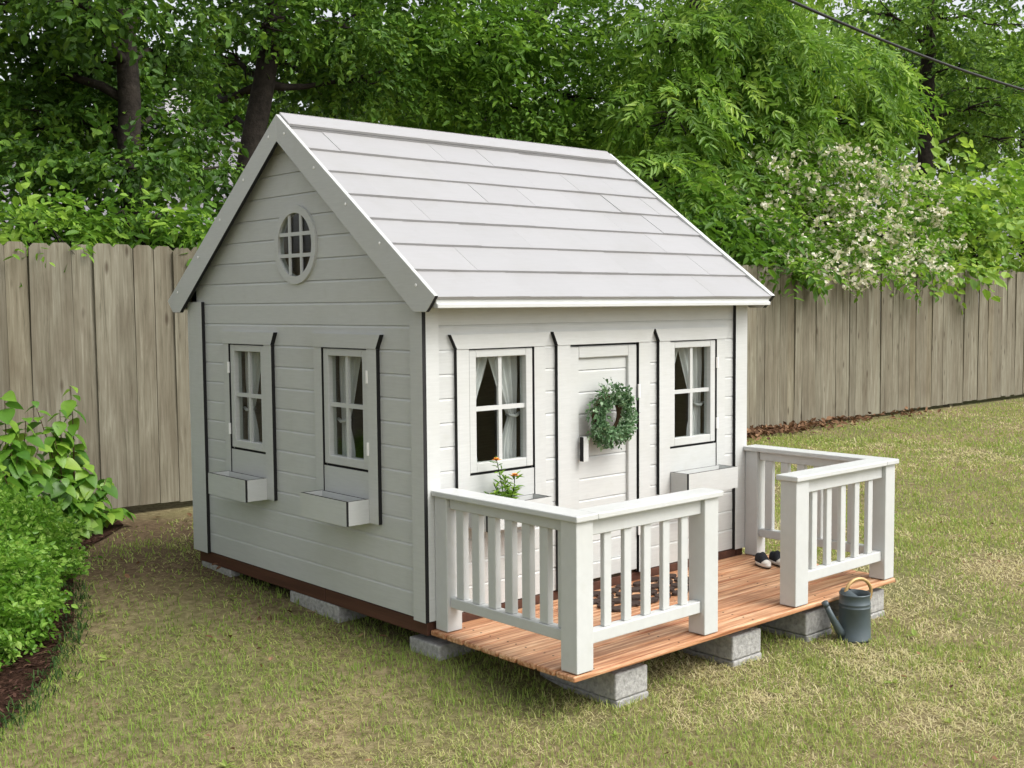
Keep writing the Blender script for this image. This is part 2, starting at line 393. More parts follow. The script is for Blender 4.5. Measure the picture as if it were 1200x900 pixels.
def levels(kind, z0, z1):
    zs = {z0, z1}
    for a, c, q0, q1 in wall_openings(kind):
        for q in (q0, q1):
            if z0+1e-3 < q < z1-1e-3: zs.add(q)
    if kind == 'gable' and z1 > OVAL[1]-OVAL[2] and z0 < OVAL[1]+OVAL[2]:
        for i in range(1, 6): zs.add(z0+(z1-z0)*i/6)
        for q in (OVAL[1]-OVAL[2], OVAL[1]+OVAL[2]):
            if z0+1e-3 < q < z1-1e-3: zs.add(q)
    if kind in ('gable', 'far'):
        q = EZ-0.045-EY*SL
        if z0+1e-3 < q < z1-1e-3: zs.add(q)
    return sorted(zs)
def siding(kind, F, ztop):
    lin = MB(); zs = [0.0]+[0.1+PITCH*k for k in range(0, 24)]
    zs = [z for z in zs if z < ztop-0.02]+[ztop]
    lv = []
    for a, c in zip(zs[:-1], zs[1:]): lv += levels(kind, a, c)
    lv = sorted(set(lv))
    for za, zb in zip(lv[:-1], lv[1:]):
        for a0, a1, c0, c1 in spans(kind, za, zb):
            lin.prism([(a0, za), (c0, za), (c1, zb), (a1, zb)], -0.045, -0.021, F)
    wall = lin.build('wall', 'interior_wood', house)
    for za, zb in zip(zs[:-1], zs[1:]):
        lv = levels(kind, za, zb); seg = {}; split = kind in ('front', 'gable') and len(lv) == 2
        for qa, qb in zip(lv[:-1], lv[1:]):
            top = qb == lv[-1]; ba = qa+(0.0008 if qa == lv[0] else 0.0)
            for si, (a0, a1, c0, c1) in enumerate(spans(kind, qa, qb)):
                mb = seg.setdefault(si if split else 0, MB())
                ch = 0.010 if top and qb-ba > 0.01 else 0.0
                f = (qb-ch-ba)/(qb-ba); am, cm = a0+(a1-a0)*f, c0+(c1-c0)*f
                if ch:
                    L_ = [F(a0, ba, -0.02), F(a0, ba, 0), F(am, qb-ch, 0), F(a1, qb, -0.0045), F(a1, qb, -0.02)]
                    R_ = [F(c0, ba, -0.02), F(c0, ba, 0), F(cm, qb-ch, 0), F(c1, qb, -0.0045), F(c1, qb, -0.02)]
                else:
                    L_ = [F(a0, ba, -0.02), F(a0, ba, 0), F(a1, qb, 0), F(a1, qb, -0.02)]
                    R_ = [F(c0, ba, -0.02), F(c0, ba, 0), F(c1, qb, 0), F(c1, qb, -0.02)]
                n = len(L_)
                mb.poly(L_+R_, [tuple(range(n))[::-1], tuple(range(n, 2*n))]+[(i, (i+1) % n, n+(i+1) % n, n+i) for i in range(n)])
        for mb in seg.values():
            o = mb.build('siding_board', 'white_paint', wall)
            if not split:
                bm = bmesh.new(); bm.from_mesh(o.data); bmesh.ops.remove_doubles(bm, verts=bm.verts, dist=1e-5); bm.to_mesh(o.data); bm.free()
    return wall
wall_front = siding('front', Ffront, 1.29)
wall_gable = siding('gable', Fgable, 1.955)
wall_far = siding('far', Ffar, 1.955)
wall_back = siding('back', Fback, 1.29)

WB = ['white_paint', 'black_paint']
def trim(name, F, parent, u0, u1, v0, v1, t=0.018, w0=0.0005, black=True, bevel=0.0):
    """flat trim board: white face, black painted long edges"""
    mb = MB(); e = 1 if black else 0
    mb.prism([(u0, v0), (u1, v0), (u1, v1), (u0, v1)], w0, t, F, edge=[0, e, 0, e]); return mb.build(name, WB, parent, bevel=bevel)
# corner boards
trim('corner_board', Fgable, wall_gable, -0.018, 0.058, -0.004, 1.235)
trim('corner_board', Fgable, wall_gable, 1.742, D+0.018, -0.004, 1.235)
trim('corner_board', Ffront, wall_front, 0.0, 0.062, -0.002, 1.235)
trim('corner_board', Ffront, wall_front, 1.900, W, -0.002, 1.235)
for F, wl_ in ((Ffar, wall_far), (Fback, wall_back)):
    a = D if F is Ffar else W
    trim('corner_board', F, wl_, 0.0, 0.07, -0.003, 1.235); trim('corner_board', F, wl_, a-0.07, a, -0.003, 1.235)

def header(F, parent, u0, u1, flare, z0=1.038, z1=1.095):
    mb = MB(); mb.prism([(u0, z0), (u1, z0), (u1+flare, z1), (u0-flare, z1)], 0.0005, 0.021, F, edge=[1, 1, 0, 1]); return mb.build('header_casing', WB, parent)
def window(F, u0, u1, c0, c1, zc=0.335):
    """u0..u1: sash, c0..c1: outer edges of the side casings"""
    z0, z1 = 0.548, 1.033; gp = 0.004; st, rt, rb = 0.036, 0.030, 0.036
    sash = MB(); a, c = u0+gp, u1-gp
    wo, wi = 0.012, -0.028
    sash.prism([(a, z0), (a+st, z0), (a+st, z1), (a, z1)], wi, wo, F); sash.prism([(c-st, z0), (c, z0), (c, z1), (c-st, z1)], wi, wo, F)
    sash.prism([(a+st, z0), (c-st, z0), (c-st, z0+rb), (a+st, z0+rb)], wi, wo-0.0005, F); sash.prism([(a+st, z1-rt), (c-st, z1-rt), (c-st, z1), (a+st, z1)], wi, wo-0.0005, F)
    win = sash.build('window', 'white_paint', house, bevel=0.002)
    gu0, gu1, gv0, gv1 = a+st, c-st, z0+rb, z1-rt; um, vm = (gu0+gu1)/2, (gv0+gv1)/2+0.005; mw = 0.009
    for r in ((um-mw, um+mw, gv0, gv1, -0.0095, 0.002), (gu0, gu1, vm-mw, vm+mw, -0.0098, 0.0024)):
        mb = MB(); mb.prism([(r[0], r[2]), (r[1], r[2]), (r[1], r[3]), (r[0], r[3])], r[4], r[5], F); mb.build('muntin', 'white_paint', win)
    for (p0, p1) in ((gu0, um-mw), (um+mw, gu1)):
        for (q0, q1) in ((gv0, vm-mw), (vm+mw, gv1)):
            mb = MB(); mb.prism([(p0, q0), (p1, q0), (p1, q1), (p0, q1)], -0.013, -0.010, F); mb.build('pane', 'window_glass', win)
    jm = MB()
    for p in ([(u0-.006, 0.476), (u0+.002, 0.476), (u0+.002, 1.037), (u0-.006, 1.037)], [(u1-.002, 0.476), (u1+.006, 0.476), (u1+.006, 1.037), (u1-.002, 1.037)],
              [(u0+.002, 0.476), (u1-.002, 0.476), (u1-.002, 0.5465), (u0+.002, 0.5465)], [(u0+.002, 1.0345), (u1-.002, 1.0345), (u1-.002, 1.0375), (u0+.002, 1.0375)]):
        jm.prism(p, -0.044, -0.003, F)
    jm.build('jamb', 'black_paint', win)
    for (p0, p1) in ((c0, u0-0.001), (u1+0.001, c1)): trim('side_casing', F, win, p0, p1, zc, 1.0372)
    mb = MB(); mb.prism([(u0-0.0005, zc), (u1+0.0005, zc), (u1+0.0005, 0.539), (u0-0.0005, 0.539)], 0.0005, 0.013, F, edge=[0, 0, 1, 0]); mb.build('apron_panel', WB, win)
    header(F, win, c0, c1, 0.03)
    return win
def hinges(F, win, u):
    for z in (0.635, 0.925):
        mb = MB(); mb.tube([F(u, z-0.026, 0.019), F(u, z+0.026, 0.019)], 0.006, 8); mb.build('hinge', 'hinge_white', win)
def window_box(F, u0, u1):
    z0, z1, d = 0.333, 0.433, 0.128; t = 0.011; iw = 0.0185
    mb = MB(); mb.prism([(u0, z0), (u1, z0), (u1, z1), (u0, z1)], d-t, d, F, edge=[0, 1, 1, 1]); fb = mb.build('window_box', WB, house)
    for (p0, p1) in ((u0+0.0005, u0+t), (u1-t, u1-0.0005)):
        mb = MB(); mb.prism([(p0, z0+.001), (p1, z0+.001), (p1, z1-.001), (p0, z1-.001)], iw, d-t, F, edge=[0, 0, 1, 0]); mb.build('box_end', WB, fb)
    mb = MB(); mb.prism([(u0+t, z0+.002), (u1-t, z0+.002), (u1-t, z1-.002), (u0+t, z1-.002)], iw, iw+0.008, F, edge=[0, 0, 1, 0]); mb.build('box_back', WB, fb)
    mb = MB(); mb.prism([(u0+t, z0+.002), (u1-t, z0+.002), (u1-t, z0+.012), (u0+t, z0+.012)], iw+0.0085, d-t-.0005, F); mb.build('box_floor', WB, fb)
    return fb
wg1 = window(Fgable, 1.155, 1.479, 1.089, 1.530); hinges(Fgable, wg1, 1.482)
wg2 = window(Fgable, 0.348, 0.677, 0.281, 0.737); hinges(Fgable, wg2, 0.345)
wa = window(Ffront, 0.212, 0.558, 0.150, 0.620)
wb = window(Ffront, 1.411, 1.752, 1.336, 1.815); hinges(Ffront, wb, 1.7545)
window_box(Fgable, 1.150, 1.500); window_box(Fgable, 0.345, 0.690); window_box(Ffront, 0.205, 0.550); window_box(Ffront, 1.412, 1.775)

# the round window of the gable: ring, muntins, glass
def ring(r0, r1, w0, w1, n=48):
    mb = MB()
    for i in range(n):
        a, c = 2*math.pi*i/n, 2*math.pi*(i+1)/n
        q = [(OVAL[0]+r*math.cos(t), OVAL[1]+r*math.sin(t)) for r, t in ((r0, a), (r1, a), (r1, c), (r0, c))]
        p = [Fgable(u, v, w0) for u, v in q]+[Fgable(u, v, w1) for u, v in q]
        mb.poly(p, [(0, 1, 2, 3)[::-1], (4, 5, 6, 7), (0, 4, 7, 3), (1, 2, 6, 5)])
    return mb
rw = ring(0.137, 0.170, -0.02, 0.011).build('round_window', 'white_paint', house)
for k in (-0.046, 0.046):
    h = math.sqrt(0.138**2-k*k)
    mb = MB(); mb.prism([(OVAL[0]+k-.008, OVAL[1]-h), (OVAL[0]+k+.008, OVAL[1]-h), (OVAL[0]+k+.008, OVAL[1]+h), (OVAL[0]+k-.008, OVAL[1]+h)], 0.0005, 0.007, Fgable); mb.build('muntin', 'white_paint', rw)
    mb = MB(); mb.prism([(OVAL[0]-h, OVAL[1]+k-.008), (OVAL[0]+h, OVAL[1]+k-.008), (OVAL[0]+h, OVAL[1]+k+.008), (OVAL[0]-h, OVAL[1]+k+.008)], 0.0003, 0.0072, Fgable); mb.build('muntin', 'white_paint', rw)
mb = MB(); mb.prism([(OVAL[0]+0.139*math.cos(2*math.pi*i/40), OVAL[1]+0.139*math.sin(2*math.pi*i/40)) for i in range(40)], -0.003, 0.0, Fgable); mb.build('pane', 'window_glass', rw)

# door
dl = MB(); d0, d1, dz0, dz1 = 0.772, 1.194, 0.012, 1.029
for p in ([(d0, dz0), (d0+.056, dz0), (d0+.056, dz1), (d0, dz1)], [(d1-.056, dz0), (d1, dz0), (d1, dz1), (d1-.056, dz1)],
          [(d0+.056, dz1-.05), (d1-.056, dz1-.05), (d1-.056, dz1), (d0+.056, dz1)], [(d0+.056, dz0), (d1-.056, dz0), (d1-.056, dz0+.07), (d0+.056, dz0+.07)]):
    dl.prism(p, -0.028, 0.008, Ffront)
door = dl.build('door', 'white_paint', house, bevel=0.003)
z = dz0+.07
while z < dz1-.052:
    zt = min(z+PITCH, dz1-.05); mb = MB()
    p0 = [Ffront(d0+.056, z+.002, -.026), Ffront(d0+.056, z+.002, -.006), Ffront(d0+.056, zt-.008, -.006), Ffront(d0+.056, zt, -.0105), Ffront(d0+.056, zt, -.026)]
    p1 = [Ffront(d1-.056, z+.002, -.026), Ffront(d1-.056, z+.002, -.006), Ffront(d1-.056, zt-.008, -.006), Ffront(d1-.056, zt, -.0105), Ffront(d1-.056, zt, -.026)]
    mb.poly(p0+p1, [(4, 3, 2, 1, 0), (5, 6, 7, 8, 9)]+[(i, (i+1) % 5, 5+(i+1) % 5, 5+i) for i in range(5)]); mb.build('door_board', 'white_paint', door); z = zt
jm = MB()
for p in ([(0.765, 0.0), (0.7705, 0.0), (0.7705, 1.037), (0.765, 1.037)], [(1.1955, 0.0), (1.1995, 0.0), (1.1995, 1.037), (1.1955, 1.037)], [(0.7705, 1.0305), (1.1955, 1.0305), (1.1955, 1.037), (0.7705, 1.037)]):
    jm.prism(p, -0.044, -0.003, Ffront)
jm.build('door_jamb', 'black_paint', door)
trim('side_casing', Ffront, door, 0.692, 0.767, 0.0, 1.0372); trim('side_casing', Ffront, door, 1.198, 1.272, 0.0, 1.0372); header(Ffront, door, 0.692, 1.272, 0.026)
hd = MB(); hd.prism([(0.816, 0.54), (0.846, 0.54), (0.846, 0.645), (0.816, 0.645)], 0.022, 0.045, Ffront, edge=[0, 1, 0, 1]); hd.prism([(0.822, 0.545), (0.84, 0.545), (0.84, 0.565), (0.822, 0.565)], 0.008, 0.022, Ffront); hd.prism([(0.822, 0.62), (0.84, 0.62), (0.84, 0.64), (0.822, 0.64)], 0.008, 0.022, Ffront)
hd.build('handle', WB, door)
for z in (0.2, 0.82):
    mb = MB(); mb.tube([Ffront(1.1965, z-0.03, 0.019), Ffront(1.1965, z+0.03, 0.019)], 0.006, 8); mb.build('hinge', 'hinge_white', door)

# interior floor and base beams
mb = MB(); mb.box(0.02, W-0.02, 0.02, D-0.02, ZB-0.012, ZB-0.002); mb.build('floor_panel', 'interior_wood', house)
def beam(x0, x1, y0, y1):
    mb = MB(); mb.box(x0, x1, y0, y1, ZB-0.062, ZB-0.0045); mb.build('floor_beam', 'beam_wood', house, bevel=0.003)
beam(0.004, 0.054, 0.72, D-0.002); beam(0.004, 0.054, 0.0, 0.717); beam(W-0.054, W-0.004, 0.0, D-0.002); beam(0.056, W-0.056, D-0.052, D-0.004); beam(0.056, W-0.056, 0.002, 0.05)

# roof
TH = math.atan(SL); SLEN = math.hypot(RY-EY, RZ-EZ); RX0, RX1 = -0.053, W+0.042
def Froof(side):
    cs, sn = math.cos(TH), math.sin(TH)
    def f(x, s, n):
        y = EY+s*cs-n*sn; zz = EZ+s*sn+n*cs
        return (x, y if side > 0 else 2*RY-y, zz+ZB)
    return f
mb = MB()
for sd_ in (1, -1):
    F = Froof(sd_); mb.box(RX0+0.018, RX1-0.018, 0.015, SLEN-0.012*(1 if sd_ > 0 else 1), -0.042, -0.024, F=F)
roof = mb.build('roof', 'interior_wood', house)
rows = 8; EXP = (SLEN-0.085)/7.0
for sd_ in (1, -1):
    F = Froof(sd_)
    for r in range(8):
        s0 = r*EXP; s1 = min(s0+EXP+0.03, SLEN-0.004)
        if r == 7: s1 = SLEN-0.002
        xs = [RX0+0.0185, RX1-0.0185]
        if sd_ > 0 and r < 7:
            k = 7; off = (0.5 if r % 2 else 0.0)*0.29; xs = [RX0+0.0185]
            x = RX0+0.0185+0.17+off
            while x < RX1-0.12: xs.append(x); x += 0.29
            xs.append(RX1-0.0185)
        for xa, xb in zip(xs[:-1], xs[1:]):
            j = random.uniform(-0.0009, 0.0009); j2 = random.uniform(-0.0012, 0.0012)
            p = MB(); tb = 0.0; tt = 0.0
            n0, n1 = 0.0, -0.0125
            q = [F(xa, s0, n0-0.012), F(xb, s0, n0-0.012), F(xb, s1, n1-0.0015), F(xa, s1, n1-0.0015), F(xa, s0, n0+j+j2), F(xb, s0, n0+j-j2), F(xb, s1, n1+j-j2+0.001), F(xa, s1, n1+j+j2+0.001)]
            p.poly(q, [(3, 2, 1, 0), (4, 5, 6, 7), (0, 1, 5, 4), (1, 2, 6, 5), (2, 3, 7, 6), (3, 0, 4, 7)])
            p.build('roof_panel', 'roof_paint', roof)
    p = MB(); q0 = SLEN-0.083
    p.poly([F(RX0+.0185, q0, 0.0), F(RX1-.0185, q0, 0.0), F(RX1-.0185, SLEN, 0.004), F(RX0+.0185, SLEN, 0.004), F(RX0+.0185, q0, 0.014), F(RX1-.0185, q0, 0.014), F(RX1-.0185, SLEN+0.0135, 0.014), F(RX0+.0185, SLEN+0.0135, 0.014)],
           [(3, 2, 1, 0), (4, 5, 6, 7), (0, 1, 5, 4), (1, 2, 6, 5), (2, 3, 7, 6), (3, 0, 4, 7)])
    p.build('ridge_cap', 'roof_paint', roof, bevel=0.0015)
# bargeboards: two on each gable, standing a little proud of the panels
def barge(x0, x1, side):
    UPN = 0.018                                   # rise above the panel line
    pts = [(RY, RZ+0.008), (EY-0.004, EZ+0.002), (EY+0.040, EZ-0.046), (EY+0.052, EZ-0.056), (EY+0.128, EZ-0.056), (RY, RZ-0.108)]
    if side < 0: pts = [(2*RY-y if y != RY else RY, z) for y, z in pts]
    mb = MB(); mb.prism([(y, z) for y, z in pts], x0, x1, lambda u, v, q: (q, u, v+ZB), edge=[0, 1, 1, 1, 1, 0])
    bb = mb.build('bargeboard', WB, roof, bevel=0.0015)
    sc_ = MB()
    for k in range(5):
        s = 0.10+k*0.21; y = EY+s*(RY-EY)*1.0; zz = EZ+(y-EY)*SL-0.035
        if side < 0: y = 2*RY-y
        xf = x0 if x0 < 0 else x1; dr = -1 if x0 < 0 else 1
        sc_.tube([(xf+dr*0.0005, y, zz+ZB), (xf+dr*0.003, y, zz+ZB)], [0.0065, 0.005], 10)
    sc_.build('screw_caps', 'screw_white', bb)
for s_ in (1, -1):
    barge(RX0, RX0+0.018, s_); barge(RX1-0.018, RX1+0.012, s_)
# eave fascia: a moulded strip under the roof edge
for s_ in (1, -1):
    ym = (lambda y: y) if s_ > 0 else (lambda y: 2*RY-y)
    Fx = lambda u, v, q: (q, ym(u), v+ZB)
    mb = MB(); mb.prism([(EY+0.012, EZ-0.006), (EY+0.012, EZ-0.024), (EY+0.002, EZ-0.027), (EY+0.002, EZ-0.043), (EY+0.03, EZ-0.043), (EY+0.03, EZ-0.006)], RX0+0.0185, RX1-0.0185, Fx)
    mb.build('fascia', 'white_paint', roof, bevel=0.002)
    mb = MB(); mb.prism([(EY+0.031, EZ-0.036), (EY+0.031, EZ-0.043), (-0.0005, EZ-0.040), (-0.0005, EZ-0.034)], 0.002, W-0.002, Fx)
    mb.build('soffit', 'white_paint', roof)

# deck
DY0 = -0.795; DX0, DX1 = 0.012, 2.062
jo = MB(); jo.box(0.10, 1.995, DY0+0.10, DY0+0.145, ZB-0.088, ZB-0.0585); deck = jo.build('deck', 'beam_wood', house)
for x in (0.10, 0.55, 1.0, 1.5, 1.95): mb = MB(); mb.box(x, x+0.045, DY0+0.147, -0.02, ZB-0.088, ZB-0.0585); mb.build('joist', 'beam_wood', deck)
nb = 8; bw = (-0.004-DY0)/nb
for k in range(nb):
    y0 = DY0+k*bw
    mb = MB(); j = random.uniform(-0.0022, 0.0015)
    mb.box(DX0+random.uniform(-.002, .002), DX1, y0+0.0048, y0+bw-0.0048, ZB-0.058, ZB-0.035+j); db = mb.build('deck_board', 'deck_wood', deck, bevel=0.006, seg=3)
    sw = MB()
    for x in (0.125, 0.575, 1.025, 1.525, 1.975):
        for q in (0.27, 0.73): sw.tube([(x, y0+bw*q, ZB-0.036+j), (x, y0+bw*q, ZB-0.0345+j)], 0.0042, 8)
    sw.build('screw_heads', 'bark', db)

# railings
DZ = ZB-0.0335
def post(par, x0, x1, y0, y1, top): 
    mb = MB(); mb.box(x0, x1, y0, y1, DZ, ZB+top); mb.build('post', 'rail_paint', par, bevel=0.003, seg=2)
def cap(x0, x1, y0, y1, z=0.4835):
    mb = MB(); mb.box(x0, x1, y0, y1, ZB+z, ZB+z+0.022); return mb.build('railing', 'rail_paint', house, bevel=0.004, seg=2)
def side_railing(x0, x1, inner):
    cp = cap(x0-0.012, x1+0.012, -0.690, -0.0195) if False else cap(x0-0.012, x1+0.012, -0.8015, -0.0195)
    post(cp, x0+0.004, x1-0.004, -0.092, -0.0195, 0.4825)
    for nm, z0, z1 in (('top_rail', 0.440, 0.4825), ('bottom_rail', 0.060, 0.100)):
        mb = MB(); mb.box(x0+0.018, x1-0.018, -0.7095, -0.0935, ZB+z0, ZB+z1); mb.build(nm, 'rail_paint', cp, bevel=0.0025)
    for k in range(7):
        y = -0.142-0.0915*k+0.045*0
        mb = MB(); mb.box(x0+0.026, x1-0.026, y-0.021, y+0.021, ZB+0.1005, ZB+0.4395); mb.build('baluster', 'rail_paint', cp, bevel=0.002)
    return cp
def front_railing(xa, xb, bal, ca, cb):
    yf = -0.788; cp = cap(ca, cb, yf-0.0135, yf+0.080+0.012)
    for nm, z0, z1 in (('top_rail', 0.425, 0.4825), ('bottom_rail', 0.050, 0.094)):
        mb = MB(); mb.box(xa, xb, yf+0.018, yf+0.058, ZB+z0, ZB+z1); mb.build(nm, 'rail_paint', cp, bevel=0.0025)
    for x in bal:
        mb = MB(); mb.box(x-0.0185, x+0.0185, yf+0.028, yf+0.048, ZB+0.0945, ZB+0.4245); mb.build('baluster', 'rail_paint', cp, bevel=0.002)
    return cp
ls = side_railing(0.026, 0.106, 1)
rs = side_railing(1.972, 2.050, -1)
fl = front_railing(0.1065, 0.701, [0.207, 0.310, 0.413, 0.516, 0.619], 0.1182, 0.797)
fr = front_railing(1.3775, 1.9715, [1.462, 1.570, 1.678, 1.786, 1.894], 1.274, 1.9595)
post(ls, 0.026, 0.106, -0.788, -0.710, 0.4825); post(rs, 1.972, 2.050, -0.788, -0.710, 0.4825)
post(fl, 0.7015, 0.782, -0.788, -0.710, 0.4825); post(fr, 1.2870, 1.377, -0.788, -0.710, 0.4825)

# ---------------------------------------------------------------- curtains
def curtain(F, ue, uc, label, tie=0.735, bulge=0.25):
    """gathered curtain hanging from the top of a window; ue: outer edge, uc: reach towards the middle"""
    nu, nv = 26, 40; zt, zb = 1.02, 0.56; V = []; Q = []
    for i in range(nv+1):
        z = zt+(zb-zt)*i/nv
        if z > tie: k = (z-tie)/(zt-tie); wd = 0.24+0.76*k**0.85
        else: k = (tie-z)/(tie-zb); wd = 0.24+0.30*math.sin(k*math.pi*0.55)
        for j in range(nu+1):
            t = j/nu; u = ue+(uc-ue)*wd*t
            fold = math.sin(t*math.pi*7.5+0.6*math.sin(i*0.15))*0.0075*(0.5+wd)+math.sin(t*17.0+z*9)*0.003
            V.append(F(u, z, -0.062-0.012*(1-wd)+fold))
    for i in range(nv):
        for j in range(nu):
            a = i*(nu+1)+j; Q.append((a, a+1, a+nu+2, a+nu+1))
    o = obj('curtain', np_mesh('curtain', V, Q, ['curtain_cloth'], smooth=True)); tag(o, label, 'curtain', 'white curtains tied back in the playhouse windows')
    mb = MB(); s = 1 if uc > ue else -1; um = ue+s*0.02
    mb.tube([F(ue-s*0.004, tie+0.012, -0.05), F(ue+(uc-ue)*0.13, tie+0.002, -0.047), F(ue+(uc-ue)*0.26, tie+0.004, -0.052), F(ue+(uc-ue)*0.27, tie+0.008, -0.078), F(ue, tie+0.016, -0.08)], 0.007, 6)
    t_ = mb.build('tie_band', 'curtain_cloth', o, smooth=True)
curtain(Ffront, 0.236, 0.392, 'left white curtain in the window behind the marigolds', 0.72)
curtain(Ffront, 0.532, 0.375, 'right white curtain in the window behind the marigolds', 0.75)
curtain(Ffront, 1.430, 1.585, 'left white curtain in the front window right of the door', 0.74)
curtain(Ffront, 1.732, 1.560, 'right white curtain in the front window right of the door', 0.72)
curtain(Fgable, 0.655, 0.505, 'left white curtain in the side window nearest the house corner', 0.72)
curtain(Fgable, 0.368, 0.520, 'right white curtain in the side window nearest the house corner', 0.74)
curtain(Fgable, 1.458, 1.305, 'left white curtain in the side window nearest the fence', 0.72)
curtain(Fgable, 1.176, 1.325, 'right white curtain in the side window nearest the fence', 0.74)

# ---------------------------------------------------------------- concrete blocks
def block(x0, x1, y0, y1, ztop, label, zj=0.095):
    t = thing('concrete_block', label, 'concrete block', ((x0+x1)/2, (y0+y1)/2, 0), 'concrete blocks under the playhouse')
    def slab(name, e, z0, z1):
        mb = MB(); n = 7; mb.box(x0-(x0+x1)/2+e, x1-(x0+x1)/2+e, y0-(y0+y1)/2-e*0.6, y1-(y0+y1)/2-e*0.6, z0, z1)
        o = mb.build(name, 'concrete', t, bevel=0.006, seg=2)
    slab('upper_slab', 0.0, ztop-zj, ztop); slab('lower_slab', 0.004, -0.05, ztop-zj-0.0025)
block(0.250, 0.420, -0.755, -0.365, 0.121, 'concrete block under the porch corner nearest the camera')
block(0.915, 1.100, -0.755, -0.365, 0.121, 'concrete block under the porch opening between the front railings')
block(1.415, 1.600, -0.755, -0.365, 0.121, 'concrete block directly behind the watering can spout')
block(1.850, 2.030, -0.755, -0.365, 0.121, 'concrete block under the far right porch corner post')
block(0.004, 0.190, 0.620, 1.010, 0.147, 'concrete block under the middle of the side wall with two windows')
block(0.012, 0.400, -0.060, 0.130, 0.120, 'concrete block under the house corner where wall meets porch')
block(0.006, 0.190, 1.560, 1.860, 0.147, 'concrete block under the rear corner of the side wall near the fence')
block(1.2, 1.39, 0.62, 1.01, 0.147, 'concrete block in the dark under the middle of the playhouse floor')

# ---------------------------------------------------------------- watering can
cx, cy_ = 1.592, -0.872
wc = thing('watering_can', 'slate grey metal watering can with tan hoop handle standing on the grass', 'watering can', (cx, cy_, 0))
mb = MB(); mb.lathe([(0.0, 0.0), (0.068, 0.0), (0.0695, 0.004), (0.0695, 0.007), (0.067, 0.010), (0.0645, 0.135), (0.0660, 0.137), (0.0660, 0.141), (0.0642, 0.143), (0.0640, 0.150), (0.0655, 0.152), (0.0655, 0.156), (0.0635, 0.158), (0.0625, 0.188), (0.0645, 0.190), (0.0645, 0.196), (0.0615, 0.196), (0.0600, 0.165)], (0, 0, 0.005), 40)
body = mb.build('body', 'can_metal', wc, smooth=True, fix=False)
mb = MB(); mb.lathe([(0.0, 0.165), (0.060, 0.165)], (0, 0, 0.005), 40); mb.build('inner_floor', 'can_inside', body)
mb = MB(); n = 20; pts = [(0.0615*math.cos(a), 0.0615*math.sin(a), 0.200+0.016*(1-abs(math.sin(a-2.36)))**0.5*0) for a in [2.36-math.pi/2+math.pi*i/n for i in range(n+1)]]
mb.poly(pts+[(p[0]*0.5-0.018, p[1]*0.5+0.018, 0.216) for p in pts], [(i, i+1, n+2+i, n+1+i) for i in range(n)]+[tuple(range(n+1, 2*n+2))]); mb.build('half_lid', 'can_metal', body, fix=True)
mb = MB(); sdir = Vector((-0.93, 0.30, 0)).normalized()
mb.tube([sdir*0.055+Vector((0, 0, 0.030)), sdir*0.080+Vector((0, 0, 0.050)), sdir*0.115+Vector((0, 0, 0.105)), sdir*0.150+Vector((0, 0, 0.165))], [0.019, 0.018, 0.014, 0.011], 14); sp = mb.build('spout', 'can_metal', wc, smooth=True)
mb = MB(); mb.tube([sdir*0.148+Vector((0, 0, 0.162)), sdir*0.157+Vector((0, 0, 0.177))], [0.013, 0.0145], 14); mb.build('spout_tip', 'can_metal', sp, smooth=True)
mb = MB(); hdv = Vector((0.93, -0.30, 0)).normalized(); arc = []
for i in range(19):
    a = math.radians(178-i*12.2); arc.append(hdv*(0.018+0.068*math.cos(a))+Vector((0, 0, 0.196+0.062*math.sin(a))))
mb.tube(arc, 0.0075, 10); mb.build('hoop_handle', 'brass', wc, smooth=True)

